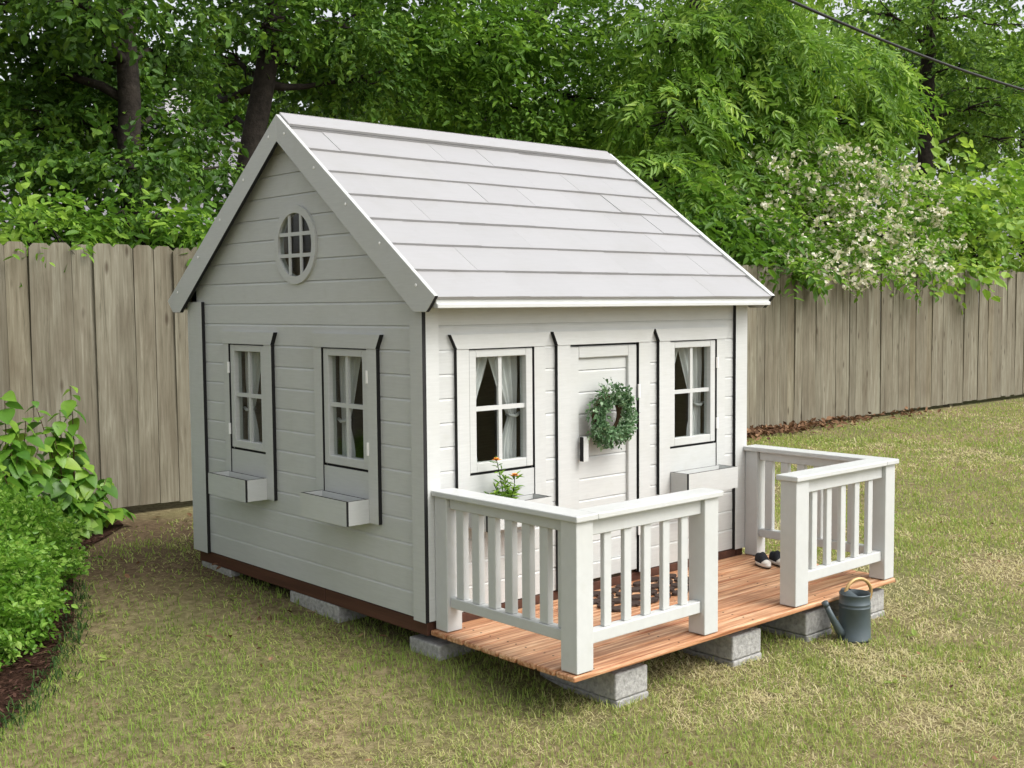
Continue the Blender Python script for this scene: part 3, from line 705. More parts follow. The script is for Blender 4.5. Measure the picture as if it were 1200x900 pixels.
# ---------------------------------------------------------------- shoes
def shoe(x, y, ang, label):
    t = thing('shoe', label, 'shoe', (x, y, DZ), 'pair of dark canvas shoes on the porch'); t.rotation_euler = (0, 0, ang); t.scale = (0.84,)*3
    def half(xq):                                 # half width along the shoe, xq from heel 0 to toe 1
        return 0.021+0.010*math.sin(min(1, xq*1.25)*math.pi*0.75)-0.016*max(0, xq-0.80)**2*20
    def loft(name, rings, mat, par, cap=True):
        mb = MB(); n = len(rings[0])
        for r in rings: mb.v += r
        for i in range(len(rings)-1):
            for j in range(n): mb.f.append([i*n+j, i*n+(j+1) % n, (i+1)*n+(j+1) % n, (i+1)*n+j]); mb.mi.append(0)
        if cap: mb.f += [list(range(n))[::-1], [(len(rings)-1)*n+j for j in range(n)]]; mb.mi += [0, 0]
        return mb.build(name, mat, par, smooth=True)
    def outline(k, z, L0=0.0, L1=0.155, n=28):
        o = []
        for j in range(n):
            a = 2*math.pi*j/n; xq = 0.5+0.5*math.cos(a); s = 1 if math.sin(a) >= 0 else -1
            o.append((L0+(L1-L0)*xq, s*k*half(xq)*abs(math.sin(a))**0.55, z))
        return o
    so_ = loft('outsole', [outline(1.0, 0.0005), outline(1.0, 0.006)], 'shoe_sole', t)
    mid = loft('midsole', [outline(0.98, 0.0062), outline(0.99, 0.020), outline(0.9, 0.0215, 0.004, 0.151)], 'shoe_rubber', t)
    rings = []
    for i in range(13):
        xq = i/12; h = 0.062-0.004*math.cos(xq*9) if xq < 0.42 else 0.060*(1-((xq-0.42)/0.58)**1.5)+0.022
        ww = half(xq)*0.92*(0.75 if i == 0 else 1); r = []
        for j in range(14):
            a = math.pi*j/13; r.append((0.004+0.136*xq, ww*math.cos(a), 0.020+(h-0.020)*max(0, math.sin(a))**0.8))
        rings.append(r)
    loft('upper', rings, 'shoe_navy', t)
    rings = []
    for i in range(7):
        xq = i/6; x_ = 0.112+0.040*xq; ww = half(0.74+0.25*xq)*0.97*math.sqrt(max(0.02, 1-xq**3)); h = 0.020+0.024*math.sqrt(max(0.0, 1-xq**2)); rings.append([(x_, ww*math.cos(math.pi*j/11), 0.0198+(h-0.0198)*math.sin(math.pi*j/11)) for j in range(12)])
    loft('toe_cap', rings, 'shoe_rubber', t)
    mb = MB(); mb.lathe([(0.0, 0.0), (0.016, 0.0)], (0.040, 0, 0.0625), 16); op = mb.build('opening', 'can_inside', t); op.scale = (1.5, 1, 1); op.location = (-0.02, 0, 0)
    mb = MB()
    for k in range(3): mb.tube([(0.078+0.012*k, -0.014, 0.058-0.007*k), (0.080+0.012*k, 0, 0.066-0.0075*k), (0.078+0.012*k, 0.014, 0.058-0.007*k)], 0.0018, 5)
    mb.build('laces', 'shoe_rubber', t)
shoe(1.850, -0.185, math.radians(-118), 'dark navy canvas shoe, the fully visible one on the porch')
shoe(1.925, -0.212, math.radians(-116), 'dark navy canvas shoe half hidden by the porch post')

# ---------------------------------------------------------------- doormat: rows of dark lens shapes joined by thin bars
mt = MB(); mx0, mx1, my0, my1 = 0.70, 1.37, -0.345, -0.045; zt = ZB-0.0325
nx, ny = 7, 4; px_, py_ = (mx1-mx0)/nx, (my1-my0)/ny
for i in range(nx):
    for j in range(ny):
        ux, uy = mx0+(i+.5)*px_, my0+(j+.5)*py_+(0.012 if i % 2 else -0.004); q = []
        for a in range(12):
            t_ = 2*math.pi*a/12; q.append((ux+px_*0.49*math.cos(t_), uy+py_*0.37*math.sin(t_)*abs(math.sin(t_))**0.25))
        n = 12; mt.poly([(x, y, zt) for x, y in q]+[(ux+(x-ux)*0.96, uy+(y-uy)*0.96, zt+0.008) for x, y in q], [tuple(range(n))[::-1], tuple(range(n, 2*n))]+[(k, (k+1) % n, n+(k+1) % n, n+k) for k in range(n)])
for i in range(nx): mt.box(mx0+(i+.5)*px_-0.006, mx0+(i+.5)*px_+0.006, my0+0.01, my1-0.01, zt, zt+0.005)
tag(mt.build('doormat', 'mat_rubber'), 'dark brown openwork doormat lying in front of the playhouse door', 'doormat')

# ---------------------------------------------------------------- foliage
def unit(v): return v/np.maximum(np.linalg.norm(v, axis=-1, keepdims=True), 1e-9)
def leaf_quads(p, d, nrm, ln, wd, fold=0.18, pos=0.45):
    """p base points, d direction, nrm leaf normal; each leaf is two quads folded along the midrib: verts (N,8,3)"""
    s = unit(np.cross(d, nrm)); up = unit(np.cross(s, d)); W_ = wd[:, None]; L_ = ln[:, None]; f = up*W_*fold
    a1 = p+d*L_*(pos-0.17); a2 = p+d*L_*(pos+0.22)-up*L_*0.03; tip = p+d*L_-up*L_*0.12
    return np.stack([p, a1+s*W_*0.95+f, a2+s*W_*0.80+f, tip, p, tip, a2-s*W_*0.80+f, a1-s*W_*0.95+f], 1)
def spray_template(kind, l, R):
    """a twig with leaves in local axes: x forward, z up"""
    P, Dd, N, Ls, Wd = [], [], [], [], []
    if kind == 'pinnate':
        n = 6; Lr = l*3.0
        for i in range(n):
            t = (i+1)/n; x = Lr*t; zz = -0.42*Lr*t*t
            for s in (-1, 1):
                P.append((x, 0, zz)); dd = (0.62, s*0.75, -0.35+R.normal(0, .15)); Dd.append(dd); N.append((0.25+R.normal(0, .2), R.normal(0, .25), 1)); k = l*(0.75+0.35*math.sin(t*3.0))*R.uniform(.85, 1.15); Ls.append(k); Wd.append(k*0.15)
        P.append((Lr, 0, -0.42*Lr)); Dd.append((0.8, 0, -0.6)); N.append((0.5, 0, 1)); Ls.append(l); Wd.append(l*0.16)
    else:
        n = R.integers(7, 11); Lr = l*3.6
        for i in range(n):
            t = (i+0.7)/n; x = Lr*t; y = 0.12*Lr*math.sin(t*2.5+R.uniform(0, 6)); zz = -0.25*Lr*t*t+R.normal(0, 0.03)*Lr; s = 1 if i % 2 else -1
            P.append((x, y, zz)); Dd.append((0.55+R.normal(0, .25), s*0.8+R.normal(0, .2), -0.30+R.normal(0, .25))); N.append((R.normal(0, .35), R.normal(0, .35), 1))
            k = l*R.uniform(.7, 1.2); Ls.append(k); Wd.append(k*(0.30 if kind == 'broad' else 0.24 if kind == 'oval' else 0.36))
    return [np.array(q, float) for q in (P, Dd, N, Ls, Wd)]
def sprays(pos, dirs, kind, l, seed, tint_mu=0.45, tint_sd=0.2, roll=0.45):
    R = np.random.default_rng(seed); T = [spray_template(kind, l, R) for _ in range(6)]
    sel = R.integers(0, 6, len(pos)); VV, TT = [], []
    st = np.clip(R.normal(tint_mu, tint_sd*0.8, len(pos)), 0, 1)
    for k in range(6):
        m = sel == k
        if not m.any(): continue
        p, dd, nn, ls, wd = T[k]; po = pos[m]; X = unit(dirs[m]); n = len(po)
        Z = np.tile([0, 0, 1.0], (n, 1))+R.normal(0, roll, (n, 3)); Z = unit(Z-X*np.sum(Z*X, 1, keepdims=True)); Y = np.cross(Z, X)
        Rm = np.stack([X, Y, Z], 1)                      # rows are axes
        K = len(p); sz = R.uniform(0.6, 1.35, n)
        wp = po[:, None]+np.einsum('kc,ncd->nkd', p, Rm)*sz[:, None, None]
        wd_ = unit(np.einsum('kc,ncd->nkd', unit(dd), Rm)+R.normal(0, .16, (n, K, 3))); wn_ = unit(np.einsum('kc,ncd->nkd', unit(nn), Rm)+R.normal(0, .2, (n, K, 3)))
        lq = leaf_quads(wp.reshape(-1, 3), wd_.reshape(-1, 3), wn_.reshape(-1, 3), (ls[None]*sz[:, None]).ravel(), (wd[None]*sz[:, None]).ravel())
        VV.append(lq.reshape(-1, 3)); t = np.clip(st[m][:, None]+R.normal(0, tint_sd*0.6, (n, K)), 0, 1); TT.append(np.repeat(t.ravel(), 8))
    V = np.concatenate(VV); T_ = np.concatenate(TT); return V, np.arange(len(V)).reshape(-1, 4), T_
def lobe_points(c, r, n, R, shell=0.62):
    d = unit(R.normal(0, 1, (n, 3))); q = R.uniform(0, 1, n)**(1/3); q = shell+(1-shell)*q
    q = np.where(R.uniform(0, 1, n) < 0.3, R.uniform(0.1, 1, n), q)
    return np.asarray(c)+d*np.asarray(r)*q[:, None], d
def px_lobe(px, py, Y, rx, ry, n, rd=None):
    """a crown lobe at its own distance: size in metres from the angle it fills"""
    c = at(px, py, Y); k = depth(c)/F_PX; return (c, (rx*k, (rd if rd else rx)*k*0.9, ry*k), n)
def plant(name, label, cat, trunk, lobes, kind, l, mat, seed, group=None, droop=0.35, tint=(0.45, 0.2), limb_r=0.04, twigs=7, shell=0.62, extra=None, barkmat='bark', trunk_name='trunk', crown_name='crown', n_tr=10):
    R = np.random.default_rng(seed); base = trunk[0][0]
    root = thing(name, label, cat, (base[0], base[1], 0), group); off = np.array([base[0], base[1], 0.0])
    tb = MB(); pts = [np.array(p)-off for p, r in trunk]; rad = [r for p, r in trunk]
    P, Rr = [], []                                       # smooth the trunk line
    for i in range(len(pts)-1):
        for s in range(4):
            t = s/4; P.append(pts[i]*(1-t)+pts[i+1]*t+R.normal(0, rad[i]*0.12, 3)*(1 if s else 0)); Rr.append((rad[i]*(1-t)+rad[i+1]*t)*(1+R.normal(0, .03)))
    P.append(pts[-1]); Rr.append(rad[-1]); tb.tube(P, Rr, n_tr)
    tr = tb.build(trunk_name, barkmat, root, smooth=True, fix=False)
    lb = MB(); VP, VD = [], []
    for c, r, n in lobes:
        c = np.array(c)-off; i = int(np.argmin([np.linalg.norm(p-c)+max(0, (p[2]-c[2])*1.5+0.2) for p in P])); a = P[i]
        ra = min(Rr[i]*0.6, limb_r*R.uniform(.7, 1.3)); mid = (a+c)/2+R.normal(0, 0.07, 3)*np.linalg.norm(c-a)+np.array([0, 0, 0.06*np.linalg.norm(c-a)])
        q = [a, (a*0.55+mid*0.45)+R.normal(0, .02, 3), mid, (mid+c)/2+R.normal(0, .05, 3), c]; lb.tube(q, [ra, ra*0.85, ra*0.65, ra*0.5, ra*0.35], 6)
        for k in range(twigs):
            e, d = lobe_points(c, r, 1, R, 0.8); e = e[0]; m_ = (c+e)/2+R.normal(0, .05, 3); lb.tube([mid*0.3+c*0.7, m_, e], [ra*0.35, ra*0.25, ra*0.08], 4, cap=False)
        p, d = lobe_points(c, r, n, R, shell); VP.append(p); dd = d+R.normal(0, .5, d.shape); dd[:, 2] = dd[:, 2]*0.45-droop*0.5; VD.append(dd)
    lb.build('branches', barkmat, tr, smooth=True, fix=False)
    V, Q, T = sprays(np.concatenate(VP), np.concatenate(VD), kind, l, seed+1, *tint)
    cr = obj(crown_name, np_mesh(crown_name, V, Q, [mat], T), root); cr['kind'] = 'stuff'
    if extra: extra(root, np.concatenate(VP), np.concatenate(VD), R)
    return root

# trees beyond the fence
p0 = at(158, 300, 5.7); p1 = at(152, 120, 5.7); p2 = at(140, -60, 5.7)
plant('deciduous_tree', 'dark leafy tree with an upright trunk behind the left end of the fence', 'tree', [((p0[0], p0[1], -0.05), 0.13), (p0, 0.10), (p1, 0.092), (p2, 0.08), (at(130, -220, 5.9), 0.07)],
      [px_lobe(20, 15, 6.4, 70, 40, 247), px_lobe(100, 5, 5.3, 62, 28, 190), px_lobe(190, 20, 6.4, 50, 38, 133), px_lobe(35, 85, 6.8, 65, 38, 209), px_lobe(110, 80, 6.4, 60, 36, 199),
       px_lobe(205, 80, 6.6, 40, 28, 76), px_lobe(50, 150, 6.4, 62, 32, 218), px_lobe(120, 140, 6.3, 60, 30, 190), px_lobe(200, 150, 6.4, 48, 30, 133), px_lobe(150, 200, 5.3, 70, 22, 209), px_lobe(40, 205, 5.6, 60, 28, 209), px_lobe(232, 205, 6.0, 38, 22, 104), px_lobe(60, -80, 6.4, 150, 60, 418), px_lobe(250, -80, 6.6, 110, 55, 228)],
      'broad', 0.070, 'leaf_dark', 11, 'tall trees beyond the fence', tint=(0.45, 0.22))
p0 = at(282, 260, 7.0); p1 = at(303, 130, 7.0); p2 = at(325, 0, 7.0)
plant('deciduous_tree', 'tree with a thick leaning dark trunk rising just left of the roof peak', 'tree', [((p0[0]-0.1, p0[1], -0.05), 0.19), (p0, 0.13), (p1, 0.112), (p2, 0.095), (at(360, -130, 7.0), 0.09), (at(370, -250, 7.2), 0.06)],
      [px_lobe(255, 15, 8.2, 45, 22, 68), px_lobe(330, 12, 7.6, 60, 22, 120), px_lobe(405, 30, 6.7, 58, 32, 190), px_lobe(350, 62, 7.4, 45, 22, 90), px_lobe(425, 92, 7.2, 55, 30, 170), px_lobe(245, 160, 8.4, 50, 30, 90), px_lobe(340, -70, 7.4, 150, 45, 360), px_lobe(310, 28, 6.6, 48, 22, 90), px_lobe(275, 70, 7.6, 45, 28, 90), px_lobe(360, 105, 8.0, 55, 26, 100), px_lobe(470, -50, 7.4, 100, 50, 280), px_lobe(250, 100, 8.8, 45, 22, 52), px_lobe(385, 118, 9.5, 60, 20, 52)],
      'broad', 0.072, 'leaf_dark', 22, 'tall trees beyond the fence', tint=(0.5, 0.22))
p0 = at(560, 260, 8.4); p1 = at(590, 60, 8.4)
plant('deciduous_tree', 'dense mid green tree whose crown fills the space above the roof ridge', 'tree', [((p0[0], p0[1], -0.05), 0.2), (p0, 0.17), (p1, 0.14), (at(700, -60, 8.0), 0.09)],
      [px_lobe(480, 30, 7.4, 75, 45, 275), px_lobe(560, 45, 7.0, 75, 45, 304), px_lobe(640, 35, 7.0, 75, 45, 304), px_lobe(510, 105, 7.6, 80, 45, 290), px_lobe(590, 120, 7.2, 85, 50, 333), px_lobe(670, 110, 7.2, 80, 55, 333), px_lobe(720, 40, 7.4, 65, 50, 246), px_lobe(735, 150, 7.0, 70, 50, 275), px_lobe(610, 180, 7.6, 90, 40, 246), px_lobe(600, -60, 7.4, 170, 50, 435)],
      'oval', 0.095, 'leaf_mid', 33, 'tall trees beyond the fence', tint=(0.42, 0.2))
p0 = at(828, 300, 6.0); p1 = at(822, 150, 6.0)
plant('pinnate_tree', 'bright tree with drooping feathery leaves right of the roof ridge', 'tree', [((p0[0], p0[1], -0.05), 0.12), (p0, 0.10), (p1, 0.085), (at(800, 30, 6.2), 0.07), (at(860, -80, 6.2), 0.05)],
      [px_lobe(790, 40, 5.6, 65, 45, 174), px_lobe(860, 25, 5.4, 60, 35, 174), px_lobe(915, 75, 5.2, 65, 40, 201), px_lobe(985, 80, 5.2, 60, 38, 192), px_lobe(1035, 120, 5.2, 45, 32, 128), px_lobe(850, 100, 5.6, 65, 45, 192), px_lobe(785, 130, 5.4, 60, 50, 192), px_lobe(900, 155, 5.4, 75, 40, 201), px_lobe(980, 150, 5.4, 65, 30, 147), px_lobe(770, 215, 5.2, 50, 45, 147), px_lobe(840, 200, 5.4, 60, 45, 164), px_lobe(880, -50, 5.6, 140, 45, 275)],
      'pinnate', 0.118, 'leaf_bright', 44, 'tall trees beyond the fence', droop=0.8, tint=(0.42, 0.22))
p0 = at(1083, 230, 9.5); p1 = at(1086, 120, 9.5)
plant('deciduous_tree', 'airy tree with a straight dark trunk near the right edge', 'tree', [((p0[0], p0[1], -0.05), 0.2), (p0, 0.17), (p1, 0.16), (at(1088, 0, 9.5), 0.14), (at(1092, -120, 9.5), 0.09)],
      [px_lobe(1040, 15, 9.0, 60, 30, 97), px_lobe(1110, 20, 8.6, 60, 30, 110), px_lobe(1180, 30, 8.6, 55, 32, 97), px_lobe(1130, 75, 8.8, 60, 28, 110), px_lobe(1195, 105, 8.4, 45, 38, 97), px_lobe(1140, 125, 8.8, 55, 24, 104), px_lobe(1060, 70, 10.2, 55, 35, 78), px_lobe(1180, 165, 8.6, 45, 28, 104), px_lobe(1110, -60, 9.0, 170, 45, 299)],
      'oval', 0.13, 'leaf_dark', 55, 'tall trees beyond the fence', tint=(0.6, 0.2))

plant('deciduous_tree', 'unseen broad leafy tree added left of the yard to shade it', 'tree', [((-7.0, 1.5, -0.05), 0.22), ((-7.0, 1.5, 1.2), 0.18), ((-6.8, 1.7, 3.0), 0.14), ((-6.6, 1.8, 5.0), 0.08)],  # out of view, added so its crown shades the side wall and left lawn
      [((-7.2, 3.0, 3.4), (1.2, 1.2, 0.8), 70), ((-7.0, 1.4, 4.4), (1.3, 1.5, 0.8), 70), ((-5.2, 3.2, 5.6), (1.5, 1.5, 0.6), 90), ((-3.2, 2.6, 6.0), (1.6, 1.8, 0.6), 110), ((-3.6, 0.2, 6.2), (1.5, 1.6, 0.5), 90)],
      'broad', 0.20, 'leaf_dark', 61, 'tall trees beyond the fence', tint=(0.45, 0.2))

# shrubs along the far side of the fence
def blossoms(root, P, Dd, R):
    sel = R.uniform(0, 1, len(P)) < 0.24; p = P[sel]; n = len(p); VV, TT = [], []
    for k in range(9):
        o = p+unit(Dd[sel])*R.uniform(.05, .30, (n, 1))+R.normal(0, .055, (n, 3))
        for j in range(4):
            a = j*math.pi/2+R.uniform(0, 1, n); el = R.uniform(-1.0, 1.2, n); d = np.stack([np.cos(a)*np.cos(el), np.sin(a)*np.cos(el), np.sin(el)], 1)
            ln = R.uniform(.030, .052, n); VV.append(leaf_quads(o, d, unit(R.normal(0, 1, (n, 3))), ln, ln*0.48).reshape(-1, 3)); TT.append(np.repeat(np.clip(R.normal(.55, .25, n), 0, 1), 8))
    V = np.concatenate(VV); bl = obj('blossoms', np_mesh('blossoms', V, np.arange(len(V)).reshape(-1, 4), ['flower_white'], np.concatenate(TT)), root); bl['kind'] = 'stuff'
def stem_for(px, Y, h=1.2): 
    p = at(px, 300, Y); return [((p[0], p[1], -0.05), 0.05), ((p[0], p[1]+0.05, h*0.6), 0.04), ((p[0]+0.1, p[1], h*1.5), 0.025)]
plant('flowering_shrub', 'arching shrub covered in white blossom hanging over the fence', 'shrub', stem_for(960, 4.9, 1.6),
      [px_lobe(895, 225, 5.0, 45, 35, 100), px_lobe(945, 205, 4.9, 50, 38, 130), px_lobe(1000, 215, 4.8, 48, 38, 130), px_lobe(1045, 245, 4.7, 42, 38, 120), px_lobe(960, 262, 4.7, 60, 38, 150), px_lobe(1025, 285, 4.5, 50, 30, 130), px_lobe(900, 280, 4.7, 50, 32, 110), px_lobe(975, 305, 4.35, 36, 16, 55), px_lobe(1070, 290, 4.5, 32, 26, 70), px_lobe(865, 245, 4.9, 42, 40, 100), px_lobe(1085, 260, 4.6, 40, 32, 90), px_lobe(930, 312, 4.15, 40, 12, 45), px_lobe(1010, 318, 4.12, 45, 12, 55), px_lobe(1065, 318, 4.12, 35, 10, 40)],
      'oval', 0.085, 'leaf_mid', 66, 'shrubs growing over the fence', tint=(0.55, 0.22), extra=blossoms, trunk_name='stem', crown_name='foliage')
plant('leafy_shrub', 'bright light green shrub with big leaves over the right end of the fence', 'shrub', stem_for(1140, 4.7, 1.6),
      [px_lobe(1100, 235, 4.9, 36, 28, 65), px_lobe(1150, 225, 4.9, 40, 30, 78), px_lobe(1195, 240, 4.9, 36, 36, 78), px_lobe(1125, 280, 4.6, 40, 26, 84), px_lobe(1180, 290, 4.6, 40, 26, 84), px_lobe(1110, 312, 4.3, 30, 12, 39), px_lobe(1230, 270, 4.8, 40, 50, 78)],
      'round', 0.125, 'leaf_bright', 77, 'shrubs growing over the fence', tint=(0.62, 0.22), trunk_name='stem', crown_name='foliage')
plant('leafy_shrub', 'dark green leafy shrub above the fence just right of the roof slope', 'shrub', stem_for(835, 4.8, 1.5),
      [px_lobe(800, 250, 4.9, 50, 40, 110), px_lobe(845, 260, 4.8, 48, 40, 120), px_lobe(880, 300, 4.5, 42, 20, 80), px_lobe(830, 305, 4.6, 50, 25, 90), px_lobe(918, 318, 4.2, 20, 18, 24), px_lobe(770, 280, 4.8, 40, 40, 80)],
      'oval', 0.11, 'leaf_mid', 88, 'shrubs growing over the fence', droop=0.7, tint=(0.3, 0.2), trunk_name='stem', crown_name='foliage')
plant('leafy_shrub', 'low green shrub spilling over the fence pickets at the left edge', 'shrub', stem_for(25, 4.6, 1.4),
      [px_lobe(10, 262, 4.7, 40, 22, 60), px_lobe(60, 268, 4.6, 40, 18, 60), px_lobe(88, 292, 4.15, 10, 12, 6), px_lobe(40, 290, 4.2, 14, 8, 7)], 'oval', 0.085, 'leaf_mid', 99, 'shrubs growing over the fence', droop=0.5, tint=(0.6, 0.25), trunk_name='stem', crown_name='foliage', twigs=4)
plant('leafy_shrub', 'low green shrub above the fence between the left tree and the roof', 'shrub', stem_for(170, 4.6, 1.4),
      [px_lobe(120, 262, 4.7, 45, 18, 75), px_lobe(175, 264, 4.6, 45, 18, 80), px_lobe(230, 268, 4.6, 40, 20, 70), px_lobe(215, 292, 4.2, 12, 8, 6), px_lobe(270, 270, 4.8, 35, 22, 50)], 'oval', 0.085, 'leaf_mid', 101, 'shrubs growing over the fence', droop=0.5, tint=(0.45, 0.25), trunk_name='stem', crown_name='foliage', twigs=4)

# far trees behind the neighbours
far = [(-20, 170, 17, 110, 95, 'pale green far tree at the left edge behind the nearer trees'), (262, 165, 20, 120, 105, 'pale green far tree seen between the two left trunks'), (470, 130, 18, 130, 130, 'far tree behind the roof peak'),
       (700, 190, 17, 140, 150, 'far tree behind the far end of the roof ridge'), (930, 110, 17, 150, 130, 'far tree behind the feathery tree'), (1085, 110, 19, 95, 110, 'yellow green far tree behind the straight dark trunk'), (1200, 120, 18, 90, 120, 'far tree at the right edge behind the airy tree')]
for i, (x, y, Y, rx, ry, lab) in enumerate(far):
    p = at(x, 300, Y); k = depth(p)/F_PX; R = np.random.default_rng(300+i); lobes = []
    for j in range(7): lobes.append(px_lobe(x+R.uniform(-.65, .65)*rx, y+R.uniform(-.6, .9)*ry, Y+R.uniform(-1.5, 1.5), rx*0.5, ry*0.42, 150))
    plant('distant_tree', lab, 'tree', [((p[0], p[1], -.05), 0.25), ((p[0], p[1], 2.0), 0.2), (at(x, y, Y), 0.12)], lobes, 'broad', 0.26, 'leaf_dark' if x < 300 else 'leaf_far', 320+i, 'far trees behind the neighbouring houses', tint=(0.5, 0.25), twigs=3)

# neighbouring houses seen through the leaves
def far_house(px, Y, wd, dp, hw, hr, label, rot=0.0):
    p = at(px, 330, Y); t = thing('neighbour_house', label, 'house', (p[0], p[1], 0)); t.rotation_euler = (0, 0, rot)
    mb = MB(); mb.box(-wd/2, wd/2, 0, dp, 0, hw); wl2 = mb.build('wall', 'far_siding', t)
    mb = MB(); o = 0.4
    for a, b_ in ((-o, dp/2), (dp+o, dp/2)):
        n0 = hw-0.15; pts = [(-wd/2-o, a, n0), (wd/2+o, a, n0), (wd/2+o, b_, hr), (-wd/2-o, b_, hr)]
        mb.poly(pts+[(x, y, z+0.12) for x, y, z in pts], [(3, 2, 1, 0), (4, 5, 6, 7), (0, 1, 5, 4), (1, 2, 6, 5), (2, 3, 7, 6), (3, 0, 4, 7)])
    rf = mb.build('roof', 'far_shingle', t)
    n = 9
    for k in range(n):
        f = k/n; y0 = -o+(dp/2+o)*f; z0 = hw-0.15+0.12+(hr-hw+0.15)*f; f2 = (k+1)/n; y1 = -o+(dp/2+o)*f2; z1 = hw-0.15+0.12+(hr-hw+0.15)*f2
        c = MB(); c.poly([(-wd/2-o, y0, z0+0.03), (wd/2+o, y0, z0+0.03), (wd/2+o, y1, z1+0.006), (-wd/2-o, y1, z1+0.006), (-wd/2-o, y0, z0), (wd/2+o, y0, z0), (wd/2+o, y1, z1), (-wd/2-o, y1, z1)], [(0, 1, 2, 3), (4, 5, 1, 0), (5, 6, 2, 1), (6, 7, 3, 2), (7, 4, 0, 3), (7, 6, 5, 4)]); c.build('shingle_course', 'far_shingle', rf)
    c = MB(); c.box(wd*0.2, wd*0.2+0.5, dp*0.42, dp*0.42+0.5, hr-0.6, hr+0.7); c.build('chimney', 'far_siding', rf)
    for k in (-0.3, 0.0, 0.3):
        c = MB(); c.box(wd*k-0.55, wd*k+0.55, -0.05, -0.002, 0.9, 2.2); f = c.build('window', 'far_trim', t)
        c = MB(); c.box(wd*k-0.45, wd*k+0.45, -0.07, -0.051, 1.0, 2.1); c.build('pane', 'far_glass', f)
far_house(170, 13.0, 9.0, 7.0, 2.5, 4.6, 'grey neighbouring house glimpsed through the trees left of the playhouse roof')
far_house(1120, 15.0, 8.0, 6.0, 2.7, 5.6, 'grey shingled neighbouring house glimpsed at the right behind the straight trunk')

# ---------------------------------------------------------------- fence
fence = thing('picket_fence', 'weathered grey brown dog eared board fence running across the back of the yard', 'fence', (0, 4.12, 0))
def picket_mesh(k):
    w2, h = 0.0700, 1.785; c = 0.030; R = random.Random(k); mb = MB(); pts = [(-w2, 0), (w2, 0), (w2, h-c), (w2-c, h), (-w2+c, h), (-w2, h-c)]
    mb.prism(pts, 0.0, 0.017, lambda u, v, q: (u+0.004*math.sin(v*1.3+k), q-0.004*math.cos(u*30)*0+0.003*math.sin(v*1.1+k*2), v)); return mb.mesh('picket', ['fence_wood'])
pm = [picket_mesh(k) for k in range(5)]
x = -2.6; i = 0
while x < 17.5:
    o = bpy.data.objects.new('picket', pm[i % 5] if random.random() < .6 else random.choice(pm)); C.objects.link(o); o.parent = fence
    o.location = (x, random.uniform(-0.004, 0.004), 0.055+random.uniform(-0.010, 0.010)+0.01*math.sin(x*0.5)); o.rotation_euler = (random.uniform(-.008, .008), random.uniform(-.003, .003), random.uniform(-.012, .012)); i += 1; x += 0.1404+random.uniform(-.0002, .0008)
for z in (0.30, 0.95, 1.58):
    mb = MB(); mb.box(-2.7, 17.6, 0.022, 0.062, z-0.045, z+0.045); mb.build('fence_rail', 'fence_wood', fence)
for k in range(9):
    mb = MB(); mb.box(-2.5+2.44*k, -2.5+2.44*k+0.09, 0.063, 0.153, -0.1, 1.75); mb.build('fence_post', 'fence_wood', fence)

# overhead service wire
mb = MB(); a, c = at(880, -20, 3.6), at(1260, 122, 3.2); pts = []
for k in range(25):
    t = k/24; p = a+(c-a)*t; p[2] -= 0.10*math.sin(math.pi*t); pts.append(p)
tag(mb.tube(pts, 0.0165, 8).build('power_cable', 'cable_black', smooth=True), 'black overhead cable sloping down across the trees at top right', 'cable')

# ---------------------------------------------------------------- boxwood, shrub, edging plants at the left
def box_bush(cx, cy, rx, ry, rz, zc, label, seed, n):
    R = np.random.default_rng(seed); t = thing('boxwood_bush', label, 'shrub', (cx, cy, 0), 'clipped boxwood bushes in the mulch bed')
    mb = MB()
    for k in range(14):
        a = R.uniform(0, 6.28); r = R.uniform(.3, .8); mb.tube([(0.03*math.cos(a), 0.03*math.sin(a), 0), (rx*r*.5*math.cos(a), ry*r*.5*math.sin(a), zc*0.8), (rx*r*math.cos(a), ry*r*math.sin(a), zc+rz*0.5*R.uniform(0, 1))], [0.012, 0.008, 0.004], 5)
    mb.build('stems', 'twig', t)
    d = unit(R.normal(0, 1, (n, 3))); bump = 1+0.10*np.sin(d[:, 0]*9+1)*np.sin(d[:, 1]*8+seed)+0.07*np.sin(d[:, 2]*13+d[:, 0]*11); q = R.uniform(.72, 1.04, n)*bump
    p = d*np.array([rx, ry, rz])*q[:, None]+[0, 0, zc]; p[:, 2] = np.maximum(p[:, 2], 0.02+R.uniform(0, .05, n))
    dirs = d+R.normal(0, .45, (n, 3))+[0, 0, .45]
    V, Q, T = sprays(p, dirs, 'broad', 0.024, seed+1, 0.45, 0.30, 0.9)
    T = np.clip(T+np.repeat((q > 0.98)*0.25*R.uniform(0, 1, n), 1).mean()*0, 0, 1)
    f = obj('foliage', np_mesh('foliage', V, Q, ['leaf_box'], T), t); f['kind'] = 'stuff'
box_bush(-1.42, 1.58, 0.50, 0.52, 0.27, 0.22, 'clipped green boxwood bush nearest the camera at the left edge', 501, 5200)
box_bush(-0.96, 2.40, 0.46, 0.54, 0.26, 0.21, 'clipped green boxwood bush behind the front one, beside the bare path', 511, 4800)
box_bush(-1.75, 2.65, 0.50, 0.50, 0.29, 0.25, 'clipped boxwood bush mostly hidden behind the other two at the left edge', 521, 2600)

